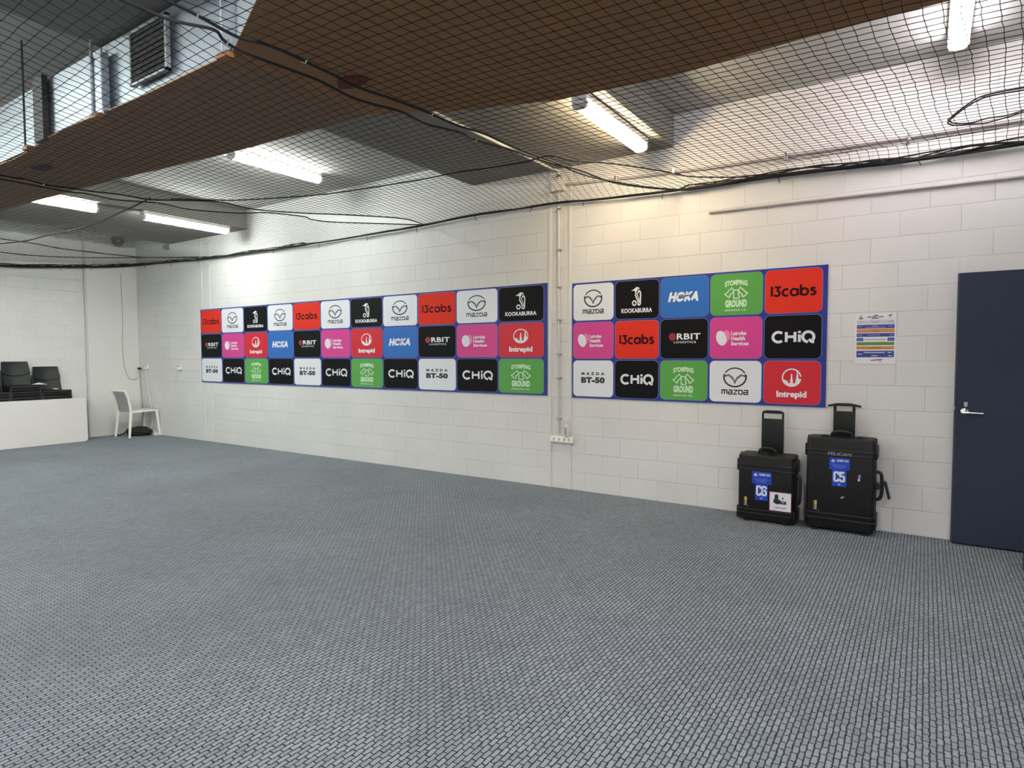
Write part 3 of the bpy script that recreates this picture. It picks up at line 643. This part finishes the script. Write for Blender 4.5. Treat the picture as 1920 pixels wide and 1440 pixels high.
# bag under the chair
bg = empty('black_bag', 'crumpled black bag on the carpet under the white chair', 'bag', (-12.02, 5.64, 0))
bm = bmesh.new(); bmesh.ops.create_icosphere(bm, subdivisions=4, radius=1)
for v in bm.verts:
    n_ = .12*math.sin(7*v.co.x+2)*math.cos(6*v.co.y)+.08*math.sin(13*v.co.z+5*v.co.x)
    v.co = Vector((v.co.x*.23*(1+n_*.5), v.co.y*.15*(1+n_), max(-.075, v.co.z*.09*(1+n_))+.076))
me = bpy.data.meshes.new('bag_body'); bm.to_mesh(me); bm.free(); me.materials.append(M_BAG)
o = bpy.data.objects.new('bag_body', me); COL.objects.link(o); o.parent = bg; o.rotation_euler = (0, 0, .6)
me.polygons.foreach_set('use_smooth', [True]*len(me.polygons))
q = MB(); q.tube(smooth_path([(-.16, -.10, .10), (-.2, -.16, .05), (-.24, -.22, .015), (-.30, -.30, .012)], 4), .012, 6); q.obj('strap', M_BAG, bg, smooth=True)
tag((lambda q: (q.tube(smooth_path([(-11.84, 5.80, .10), (-11.80, 5.82, .05), (-11.79, 5.81, .02)], 4), .01, 6), q.box(-11.82, -11.75, 5.78, 5.85, .0, .05), q.obj('power_adapter', M_WPAINT, bevel=.006))[-1])(MB()),
    'white power adapter on the carpet beside the black bag', 'adapter')

hn = empty('horn_speaker', 'beige horn loudspeaker high on the left wall near the corner', 'speaker', (XL+.05, 5.62, 3.60))
ax = Vector((.75, -.66, -.15)).normalized()
q = MB(); c_ = Vector((.10, -.02, -.02)); q.lathe([(0, .035), (.05, .04), (.09, .055), (.14, .085), (.165, .105), (.17, .105), (.165, .095), (.12, .06), (.10, .045)], c_, ax, 24); q.obj('horn', M_HORN, hn, smooth=True)
q = MB(); q.lathe([(.10, .03), (.13, .034), (.15, .02)], c_, ax, 16); q.obj('horn_core', mat('horn_core_pale', (0.62, 0.60, 0.52, 1), .5), hn, smooth=True)
q = MB(); q.box(0, .03, -.05, .05, -.06, .08); q.box(.02, .13, -.015, .015, .03, .06); q.obj('bracket', M_HORN, hn, bevel=.004)
q = MB(); q.box(-.035, .035, -.075, 0, -.045, .035); q.prism([(-.02, -.075, -.03), (.02, -.075, -.03), (.015, -.10, -.015), (-.015, -.10, -.015)], (0, 0, .03))
sn = q.obj('motion_sensor', mat('sensor_dark', (0.05, 0.05, 0.05, 1), .4), bevel=.006); sn.location = (-11.32, YR, 3.405); tag(sn, 'tiny dark sensor box on the wall under the far beam', 'sensor')

# ------------------------------------------------------------------ table on edge and stacked black chairs
tt = empty('folding_table', 'white table top stood on edge in front of the black chair stacks', 'table', (-11.975, 3.94, 0)); tt.rotation_euler = (0, math.radians(-2.5), 0)
q = MB(); q.prism([(0, y, z+.375) for y, z in rrect(1.70, .75, .05)], (-.03, 0, 0)); q.obj('tabletop', M_TABLE, tt, bevel=.006)
for y in (-.6, .6):
    q = MB(); q.tube([(-.045, y, .1), (-.045, y, .65)], .014, 8); q.tube([(-.045, y, .12), (-.045, y-.25*(1 if y > 0 else -1), .12)], .012, 8); q.obj('folded_leg', M_STEEL, tt, smooth=True)

def make_chair():
    root = empty('stacking_chair', '', 'chair')
    # faces +x ; seat height .45 ; width .42
    q = MB()
    prof = [(-.20, .455), (-.10, .445), (.10, .45), (.19, .46), (.225, .45), (.235, .432)]
    n = len(prof)
    vs = [(x, s_*(.205 if i else .19), z) for s_ in (-1, 1) for i, (x, z) in enumerate(prof)]
    vs += [(x-(.012 if i >= 4 else 0), y, z-.018) for (x, y, z), i in zip(vs, list(range(n))*2)]
    fs = [(i, i+1, n+i+1, n+i) for i in range(n-1)]+[(2*n+i, 3*n+i, 3*n+i+1, 2*n+i+1) for i in range(n-1)]
    fs += [(i, 2*n+i, 2*n+i+1, i+1) for i in range(n-1)]+[(n+i, n+i+1, 3*n+i+1, 3*n+i) for i in range(n-1)]+[(0, n, 3*n, 2*n), (n-1, 3*n-1, 4*n-1, 2*n-1)]
    q.add(vs, fs); q.obj('seat', M_BLKCHAIR, root, smooth=True)
    q = MB()
    def panel(pr, th):
        m_ = len(pr); cols = 9; vs = []
        for z, x, hw, sag in pr:
            for c in range(cols):
                t = c/(cols-1)*2-1; vs.append((x+.03*(t*t)-.012, t*hw, z-sag*(1-t*t)))
        k0 = len(vs); vs += [(x-th, y, z) for x, y, z in vs]
        fs = [(i*cols+c, i*cols+c+1, (i+1)*cols+c+1, (i+1)*cols+c) for i in range(m_-1) for c in range(cols-1)]
        fs += [tuple(j+k0 for j in f[::-1]) for f in fs]
        fs += [(c, c+k0, c+1+k0, c+1) for c in range(cols-1)]+[((m_-1)*cols+c, (m_-1)*cols+c+1, (m_-1)*cols+c+1+k0, (m_-1)*cols+c+k0) for c in range(cols-1)]
        fs += [(i*cols, (i+1)*cols, (i+1)*cols+k0, i*cols+k0) for i in range(m_-1)]+[(i*cols+cols-1, i*cols+cols-1+k0, (i+1)*cols+cols-1+k0, (i+1)*cols+cols-1) for i in range(m_-1)]
        q.add(vs, fs)
    panel([(.655, -.222, .195, .055), (.66, -.205, .195, .045), (.75, -.24, .186, .01), (.83, -.262, .180, 0), (.845, -.272, .172, 0)], .016)
    q.obj('backrest', M_BLKCHAIR, root, smooth=True)
    q = MB()
    panel([(.46, -.175, .18, 0), (.56, -.205, .178, 0), (.66, -.238, .176, 0)], .012); q.obj('lower_back', M_BLKCHAIR, root, smooth=True)
    for s_ in (-1, 1):
        q = MB(); q.tube([(.215, s_*.195, .44), (.235, s_*.215, 0)], .014, 8); q.obj('leg', M_CASE2, root, smooth=True)
        q = MB(); q.tube([(-.25, s_*.19, .70), (-.205, s_*.195, .46), (-.255, s_*.215, 0)], .014, 8); q.obj('leg', M_CASE2, root, smooth=True)
    q = MB(); q.box(-.12, .222, -.19, .19, .372, .428); q.obj('front_rail', M_CASE, root, bevel=.006)
    return root
proto = make_chair(); first = True
ORD = ['topmost', 'second from the top', 'third from the top']
for yc, ntop, nm in ((4.385, 6, 'stack beside the table corner'), (3.955, 7, 'middle taller stack behind the table'), (3.525, 6, 'stack cut off at the left edge')):
    for k in range(ntop):
        o = proto if first else copy_tree(proto); first = False
        o.location = (-12.262, yc+random.uniform(-.004, .004), k*.088); o.rotation_euler = (0, 0, random.uniform(-.02, .02))
        i = ntop-1-k
        o['label'] = ('black plastic chair, %s in the %s' % (ORD[i], nm)) if i < 3 else 'black plastic chair low in the %s' % nm
        o['group'] = 'black stacking chairs' if i < 3 else 'low chairs in the %s' % nm
for x, y, z, s_, lb in ((-12.08, 4.14, 1.0, 1.0, 'folded white paper on the edge of the taller chair stack'), (-12.06, 4.36, .912, .5, 'small white scrap of paper on the shorter chair stack')):
    q = MB(); q.add([(-.07, -.09, 0), (.06, -.10, .003), (.07, .09, .0), (-.06, .08, .004), (0, 0, .03)], [(0, 1, 4), (1, 2, 4), (2, 3, 4), (3, 0, 4), (0, 3, 2, 1)])
    o = q.obj('folded_paper', M_PAPER); o.location = (x, y, z); o.scale = (s_, s_, s_); tag(o, lb, 'paper', 'paper left on the chairs')

# ------------------------------------------------------------------ fluorescent battens
def lamp(label, x, y0, y1, z, tint, guard, power=1.0, group='fluorescent battens'):
    r_ = empty('fluorescent_light', label, 'ceiling light', (x, (y0+y1)/2, z), group); hl = (y1-y0)/2
    q = MB(); q.box(-.05, .05, -hl, hl, -.055, 0); q.obj('batten_body', M_WPAINT, r_, bevel=.004)
    e = mat('tube_glow_%g_%g_%g_%g' % (tint[0], tint[1], tint[2], power), (tint[0], tint[1], tint[2], 1), .4, emit=LAMP*power)
    q = MB(); prof = [(-.055, -.055), (-.062, -.075), (-.055, -.105), (-.03, -.12), (.03, -.12), (.055, -.105), (.062, -.075), (.055, -.055)]
    q.prism([(a, -hl+.02, b_) for a, b_ in prof], (0, 2*hl-.04, 0)); q.obj('diffuser', e, r_)
    for s_ in (-1, 1):
        q = MB(); q.prism([(a*1.06, s_*(hl-.02), b_*1.03) for a, b_ in prof], (0, s_*.025, 0)); q.obj('end_cap', M_WPAINT, r_)
    if guard:                    # deeper housing above the diffuser
        q = MB(); q.box(-.066, .066, -hl-.01, hl+.01, -.05, -.004); q.obj('housing', M_WPAINT, r_, bevel=.004)
    return r_
COOL, NEUT, WARM, PINK = (.95, 1.0, .93), (.985, .985, 1.0), (1.0, .80, .52), (1.0, .92, .96)
lamp('cool white tube light on the far beam, half hidden by the duct', -9.05, 2.55, 3.80, ZB, COOL, False)
lamp('cool white tube light on the far beam, nearer the right wall', -8.98, 4.34, 5.58, ZB, COOL, True)
lamp('cool white tube light between the two beams', -6.42, 4.05, 5.25, ZC, COOL, False)
lamp('warm glowing tube light on the near beam beside the pillar', -2.24, 4.29, 5.52, ZB, WARM, True, 1.0)
lamp('bright tube light cut off by the top edge at the right', .14, 4.32, 5.56, ZC, PINK, True, .7)
for x, z in ((-9.05, ZB), (-6.42, ZC), (-1.1, ZC), (1.2, ZC)):  # unseen battens added to brighten floor and walls; one inferred from the duct's glow
    for yy in (.2, -2.2):
        lamp('unseen white tube light added behind the camera', x, yy-.62, yy+.62, z, COOL if x < -5 else NEUT, False, 1.5 if (yy > 0 and x == -6.42) else 2.3, group='unseen tube lights added behind the camera')

# ------------------------------------------------------------------ duct
dz0, dz1 = 3.005, 3.425
du = empty('air_duct', 'galvanised air duct with a brown board underside crossing above the net', 'duct', (0, 0, 0))
near = [(XL+.06, 1.90), (-2.986, 1.92), (-2.43, 1.69), (-1.9, 1.47), (2.9, 1.47)]
far = [(2.9, 3.34), (-.55, 3.36), (-1.21, 3.40), (-1.744, 3.36), (-2.344, 3.16), (-2.983, 2.84), (-3.243, 2.83), (-4.41, 2.78), (-6.02, 2.62), (-8.145, 2.50), (XL+.06, 2.3)]
q = MB(); q.prism([(x, y+.004, dz0) for x, y in near]+[(x, y-.02, dz0) for x, y in far], (0, 0, dz1-dz0)); q.obj('duct_body', M_GALV, du)
# sagging brown board, left run: strips across, wavy near edge
def board_strip(name, pts_near, pts_far, m, zfun, label=None):
    q = MB(); n = len(pts_near); vs = []; cols = 5
    for a, b_ in zip(pts_near, pts_far):
        for c in range(cols):
            t = c/(cols-1); x = a[0]+(b_[0]-a[0])*t; y = a[1]+(b_[1]-a[1])*t; vs.append((x, y, zfun(x, t)))
    k0 = len(vs); vs += [(x, y, z+.008) for x, y, z in vs]
    fs = [(i*cols+c, i*cols+c+1, (i+1)*cols+c+1, (i+1)*cols+c) for i in range(n-1) for c in range(cols-1)]
    fs += [tuple(j+k0 for j in f[::-1]) for f in fs]
    e1 = [(i*cols, (i+1)*cols, (i+1)*cols+k0, i*cols+k0) for i in range(n-1)]+[(i*cols+cols-1, i*cols+cols-1+k0, (i+1)*cols+cols-1+k0, (i+1)*cols+cols-1) for i in range(n-1)]
    e1 += [(c, c+k0, c+1+k0, c+1) for c in range(cols-1)]+[((n-1)*cols+c, (n-1)*cols+c+1, (n-1)*cols+c+1+k0, (n-1)*cols+c+k0) for c in range(cols-1)]
    q.add(vs, fs, 0); q.mi += []; q.add([], []); o = len(q.f)
    q.f += e1; q.mi += [1]*len(e1)
    r_ = q.obj(name, [m, M_TAN], du, smooth=False)
    if label: r_['label'] = label
    return r_
def interp(tab, x):
    if x <= tab[0][0]: return tab[0][1]
    for (a, va), (b_, vb) in zip(tab, tab[1:]):
        if x <= b_: return va+(vb-va)*(x-a)/(b_-a)
    return tab[-1][1]
fl = sorted(far)
wave = [(-12.5, 0), (-8, -.01), (-6.6, -.012), (-5.9, -.03), (-5.55, -.02), (-5.1, .006), (-4.7, .0), (-4.4, -.008), (-3.9, -.006), (-3.4, -.002), (-2.9, -.012)]
xs = [XL+.06, -11, -9.5, -8.1, -7.4, -6.8, -6.3, -5.9, -5.55, -5.2, -4.9, -4.6, -4.3, -3.9, -3.5, -3.2, -2.985]
board_strip('underside_board', [(x, 1.885+.01*math.sin(3*x)) for x in xs], [(x, interp(fl, x)) for x in xs], M_BROWN, lambda x, t: 2.992+interp(wave, x)*(1-t)-.004*t, 'grey brown board under the left run')
xs2 = [-2.985, -2.43, -1.9, -1.2, -.55, .4, 1.6, 2.9]; nt_ = sorted(near)
board_strip('underside_board', [(x, interp(nt_, x)-.02) for x in xs2], [(x, interp(fl, x)) for x in xs2], mat('brown_board_warm', srgb(142, 102, 66), .75, noise=.08, nscale=3), lambda x, t: 2.988-.004*math.sin(2*x), 'warmer brown board under the wide run')
for x, y, w_, m_ in ((-2.70, 2.44, .11, srgb(104, 46, 28)), (-5.93, 2.10, .12, srgb(74, 58, 46))):
    q = MB(); q.prism([(x+w_*math.cos(a)*(1+.15*math.sin(3*a)), y+w_*.55*math.sin(a), 2.975 if x > -3 else 2.968) for a in [2*PI*k/14 for k in range(14)]], (0, 0, .012)); q.obj('tape_patch', mat('tape_%g' % x, m_, .8), du)
M_CLIP = mat('orange_clip', srgb(150, 98, 58), .6)
for x in (-11.6, -10.4, -9.2, -8.0, -6.8, -2.975):
    q = MB(); q.box(x-.02, x+.02, 1.885, 1.905, dz0, dz1+.006); q.obj('flange', M_GALV, du)
q = MB(); q.box(-5.36, -5.20, 1.862, 1.90, 2.985, 3.435); q.obj('channel_bracket', M_GALVD, du, bevel=.004)
q = MB(); q.box(-4.43, -4.30, 1.868, 1.905, 2.985, 3.35); q.obj('channel_bracket', M_GALV, du, bevel=.004)
for x, zt, b_ in ((-5.52, ZC, 1), (-4.435, ZB, 1), (-3.012, ZB, 1), (-7.4, ZC, 0), (-4.30, 3.36, 0)):
    q = MB(); q.tube([(x, 1.862, 2.965), (x, 1.862, zt)], .007 if x != -4.435 else .010, 8); q.obj('hanger_rod', M_GALV if x != -5.52 else M_GALVD, du, smooth=True)
    if b_:
        q = MB(); q.box(x-.03, x+.06, 1.85, 1.90, 2.962, 2.99); q.obj('clip', M_CLIP, du, bevel=.004)
gr = MB(); gx0, gx1, gz0, gz1 = -3.985, -3.565, 3.06, 3.37
gr.box(gx0, gx1, 1.876, 1.90, gz0, gz0+.012); gr.box(gx0, gx1, 1.876, 1.90, gz1-.012, gz1); gr.box(gx0, gx0+.012, 1.876, 1.90, gz0, gz1); gr.box(gx1-.020, gx1, 1.876, 1.90, gz0, gz1)
g = gr.obj('grille_frame', mat('grille_silver', (0.33, 0.35, 0.37, 1), .5, .5), du)
q = MB(); q.box(gx0+.012, gx1-.02, 1.885, 1.892, gz0+.012, gz1-.012)
q.obj('grille_back', mat('grille_black', (0.008, 0.008, 0.009, 1), .8), g)
q = MB()
for k in range(9):
    z = gz0+.02+k*.0315; q.add([(gx0+.012, 1.877, z), (gx1-.02, 1.877, z), (gx1-.02, 1.886, z+.020), (gx0+.012, 1.886, z+.020)], [(0, 1, 2, 3)])
q.obj('grille_louvres', mat('louvre_dark', (0.05, 0.05, 0.055, 1), .6), g)

# ------------------------------------------------------------------ ceiling nets and ropes
ZW = [(-12.3, 3.17), (-11, 3.12), (-10.2, 3.09), (-8.5, 3.07), (-6.8, 3.06), (-5.26, 3.07), (-4.5, 3.095), (-3.3, 3.084), (-2.7, 3.05), (-1.9, 3.024), (-1.03, 3.02), (-.17, 2.986), (.56, 2.987)]
def nz(x, y):
    t = min(max((y-3.2)/(5.88-3.2), 0), 1)
    z = 2.94+(interp(ZW, x)-2.94)*t
    if x > -1.6: z += .055*min(1, (x+1.6)/1.2)*math.exp(-((y-5.62)/.17)**2)
    return z
S1a = [(-2.66,-1.5),(-2.67,.6),(-2.67,1.42),(-2.68,1.57),(-2.70,1.75),(-2.66,1.85),(-2.64,1.95),(-2.64,2.11),(-2.64,2.26),(-2.65,2.43),(-2.6,2.68),(-2.57,2.9),(-2.55,3.2),(-2.51,3.45),(-2.51,3.95),(-2.48,4.34),(-2.48,4.8),(-2.37,5.2),(-2.19,5.6),(-1.98,5.86)]
S1b = [(-2.84,-1.5),(-2.85,.4),(-2.82,1.31),(-2.81,1.5),(-2.73,1.65),(-2.78,1.73),(-2.81,1.84),(-2.79,2.03),(-2.76,2.26),(-2.78,2.5),(-2.75,2.65),(-2.69,2.84),(-2.7,3.06),(-2.62,3.32),(-2.64,3.5),(-2.57,3.85),(-2.56,4.03),(-2.51,4.35),(-2.43,4.69),(-2.39,5.23),(-2.2,5.62),(-1.99,5.86)]
S2a = [(-6.30,-1.5),(-6.3,.5),(-6.34,1.96),(-6.30,2.1),(-6.37,2.3),(-6.31,2.46),(-6.28,2.6),(-6.18,2.82),(-6.16,3.04),(-5.97,3.2),(-5.75,3.5),(-5.82,3.93),(-5.65,4.34),(-5.34,4.81),(-5.10,5.36),(-5.18,5.82)]
S2b = [(-6.46,-1.5),(-6.46,.5),(-6.47,2.0),(-6.47,2.36),(-6.46,2.52),(-6.4,2.62),(-6.43,2.84),(-6.33,3.0),(-6.24,3.12),(-6.22,3.24),(-6.29,3.45),(-6.24,3.67),(-6.1,3.94),(-5.90,4.08),(-5.84,4.21),(-5.78,4.51),(-5.86,4.68),(-5.82,4.93),(-5.55,5.33),(-5.2,5.82)]
by_y = lambda s_: [(y, x) for x, y in s_]
xm = lambda s_, y: interp(by_y(s_), y)
def make_net(label, lo, hi, y0, y1, a, b_, rad):
    xmin = min(lo(y0), lo(y1), lo(3.0)); xmax = max(hi(y0), hi(y1), hi(3.0))
    org = Vector(((xmin+xmax)/2, (y0+y1)/2)); A, B = Vector(a), Vector(b_)
    N = int(1.3*max(xmax-xmin, y1-y0)/.06)
    node = {}; det = A.x*B.y-A.y*B.x
    for i in range(-N, N):
        for j in range(-N, N):
            P = org+A*i+B*j
            P = P+Vector((.006*math.sin(P.y*5+P.x*1.3)+random.uniform(-.004, .004), .005*math.sin(P.x*4.1)+random.uniform(-.003, .003)))
            if P.y < y0-.12 or P.y > y1+.12: continue
            yy = min(max(P.y, y0), y1); xl, xh = lo(yy), hi(yy)
            if P.x < xl-.12 or P.x > xh+.12: continue
            ins = (y0 <= P.y <= y1) and (xl <= P.x <= xh)
            X, Y = min(max(P.x, xl), xh), yy
            node[(i, j)] = (Vector((X, Y, nz(X, Y)+random.uniform(-.0015, .0015))), ins)
    vs = []; fs = []
    def seg(p, q_):
        t = (q_-p)
        if t.length < .004: return
        t.normalize(); n1 = Vector((-t.y, t.x, 0))*rad; up = Vector((0, 0, rad))
        o_ = len(vs)
        for c in (p, q_): vs.extend([c+n1*.87-up*.5, c-n1*.87-up*.5, c+up])
        fs.extend([(o_, o_+3, o_+4, o_+1), (o_+1, o_+4, o_+5, o_+2), (o_+2, o_+5, o_+3, o_)])
    for (i, j), (p, ins) in node.items():
        for nb in ((i+1, j), (i, j+1)):
            if nb in node and (ins or node[nb][1]): seg(p, node[nb][0])
        if ins:
            o_ = len(vs); k = rad*2.1
            vs.extend([p+Vector(c)*k for c in ((1, 0, 0), (0, 1, 0), (-1, 0, 0), (0, -1, 0), (0, 0, 1), (0, 0, -1))])
            fs.extend([tuple(o_+c for c in f) for f in ((0, 1, 4), (1, 2, 4), (2, 3, 4), (3, 0, 4), (1, 0, 5), (2, 1, 5), (3, 2, 5), (0, 3, 5))])
    me = bpy.data.meshes.new('ceiling_net'); me.from_pydata([tuple(v) for v in vs], [], fs); me.materials.append(M_NET); me.update()
    o = bpy.data.objects.new('ceiling_net', me); COL.objects.link(o)
    return tag(o, label, 'net', 'black sports nets under the ceiling')
NR = .0020
make_net('black square mesh net hung under the ceiling, from the near seam to the right', lambda y: xm(S1a, y), lambda y: 2.9, -1.5, 5.86, (.067, .004), (.006, .0645), NR)
make_net('black square mesh net hung between the two seams under the duct', lambda y: xm(S2a, y), lambda y: xm(S1b, y), -1.5, 5.86, (.071, -.003), (-.022, .067), .0018)
make_net('black square mesh net hung over the far corner by the left wall', lambda y: XL+.07, lambda y: xm(S2b, y), -1.5, 5.86, (.072, 0), (-.03, .067), .0014)
def rope(label, pts, rad, name='net_rope', ties=0, group='net ropes', cat='rope', sub=5, steel=0):
    P = smooth_path([(x, y, (nz(x, y) if len(p_) == 2 else p_[2])-.002) for p_ in pts for x, y in [p_[:2]]], sub)
    r_ = empty(name, label, cat, P[0], group); o = P[0]
    q = MB(); q.tube([v-o for v in P], rad, 7); q.obj('strand', M_ROPE, r_, smooth=True)
    if steel:
        for k in range(steel):
            v = P[int((k+.6)*len(P)/(steel+.4))]-o
            q = MB(); q.tube([v+Vector((-.02, 0, .004)), v+Vector((0, .006, -.006)), v+Vector((.02, 0, .004))], .005, 6); q.obj('clip', M_STEEL, r_, smooth=True)
    return r_
rope('rope edging the right net along its seam with the middle net', S1a, .0075, steel=4)
rope('rope edging the middle net along its seam with the right net', S1b, .0075, steel=2)
rope('rope edging the middle net along its seam with the far net', S2a, .0065, steel=2)
rope('rope edging the far net along its seam with the middle net', S2b, .0065, steel=1)
rope('slack rope crossing the middle net from seam to seam', [(-5.95,3.14),(-5.69,3.44),(-5.51,3.59),(-4.84,3.92),(-4.28,4.05),(-3.7,4.12),(-3.29,4.13),(-2.99,4.17),(-2.66,4.19),(-2.43,4.15),(-2.33,4.4),(-2.12,4.65),(-1.88,5.09),(-1.72,5.45),(-1.3,5.80)], .0055)
rope('curved rope lying on the far net towards the left wall', [(-6.09,3.02),(-6.42,3.07),(-7.1,3.16),(-7.73,3.24),(-8.49,3.27),(-8.95,3.22),(-9.62,3.22),(-10.2,3.1)], .007)
rope('rope slanting over the far net into the room corner', [(-9.6,2.6),(-9.72,2.98),(-9.82,3.35),(-10.15,3.8),(-10.28,4.15),(-10.44,4.58),(-10.57,5.03),(-10.41,5.29),(-10.0,5.7)], .008)
rope('thin rope beside the left wall above the bunched net', [(-11.06,3.1),(-11.06,3.38),(-11.26,3.76),(-11.3,4.19),(-11.17,4.51),(-10.86,4.92),(-10.18,5.42),(-9.7,5.8)], .007)
# wall ropes with bunched net
def bunch(label, pts, amp, strands, rad):
    P = smooth_path(pts, 10); r_ = empty('wall_rope', label, 'rope', P[0], 'net ropes'); o = P[0]
    RR = [rad(v) if callable(rad) else rad for v in P]
    q = MB(); q.tube([v-o for v in P], RR, 7); q.obj('strand', M_ROPE, r_, smooth=True)
    q = MB()
    for k in range(strands):
        ph = random.uniform(0, 6); fr = random.uniform(2, 5)
        out = []
        for i, v in enumerate(P):
            s_ = i*.11
            aa = amp(v) if callable(amp) else amp
            out.append(v-o+Vector((0, 0, aa*(math.sin(fr*s_+ph)*.5+.3)))+Vector((.0, -.01-.018*math.cos(fr*.7*s_+ph), 0)) if abs((P[-1]-P[0]).x) > 4 else v-o+Vector((.01+.018*math.cos(fr*.7*s_+ph), 0, aa*(math.sin(fr*s_+ph)*.5+.3))))
        q.tube(out, .006, 5)
    q.obj('bunched_net', M_NET, r_, smooth=True)
    q = MB()
    for k in range(int(len(P)/12)):
        v = P[k*12+5]-o; a = random.uniform(-.03, .03)
        q.tube([v, v+Vector((a*.4, -.01, -.025)), v+Vector((a, -.012, -.05-random.uniform(0, .03)))], .0035, 5)
    q.obj('tie', M_ROPE, r_)
bunch('black rope with bunched net edge along the right wall', [(x, 5.862, interp(ZW, x)-.004) for x in (-12.47, -11.6, -11, -10.2, -9.3, -8.5, -7.6, -6.8, -6, -5.26, -4.5, -3.8, -3.3, -2.7, -1.9, -1.03, -.17, .56, 1.7, 2.9)],
      lambda v: .05 if (v.x > -1.9) else (.035 if v.x < -7.5 else .008), 5, lambda v: .017 if v.x > -1.9 else (.014 if v.x < -7.5 else .0085))
bunch('black rope with bunched net edge along the left wall', [(-12.46, 5.86, 3.17), (-12.46, 5.43, 3.095), (-12.46, 5.0, 3.04), (-12.46, 4.6, 2.995), (-12.46, 3.84, 2.925), (-12.46, 2.5, 2.92), (-12.46, -1.5, 2.93)], .05, 6, .02)
# loop of black cable lying on the right net
q = MB(); lift = .018
for dx, zz in ((0, 0), (.06, .012)):
    c = [(.44+dx, 4.70), (.26, 4.70), (.17, 4.83), (.10, 5.02), (.085, 5.11-dx*.5), (.13, 5.19), (.22, 5.23), (.30, 5.25-dx), (.40, 5.20), (.52, 5.12), (.68, 5.0), (.72, 4.85), (.60, 4.72), (.44+dx, 4.70)]
    q.tube(smooth_path([(x, y, nz(x, y)+lift+zz) for x, y in c], 5), .0048, 7)
tag(q.obj('cable_coil', M_ROPE, smooth=True), 'coil of black cable lying on the right net', 'cable')
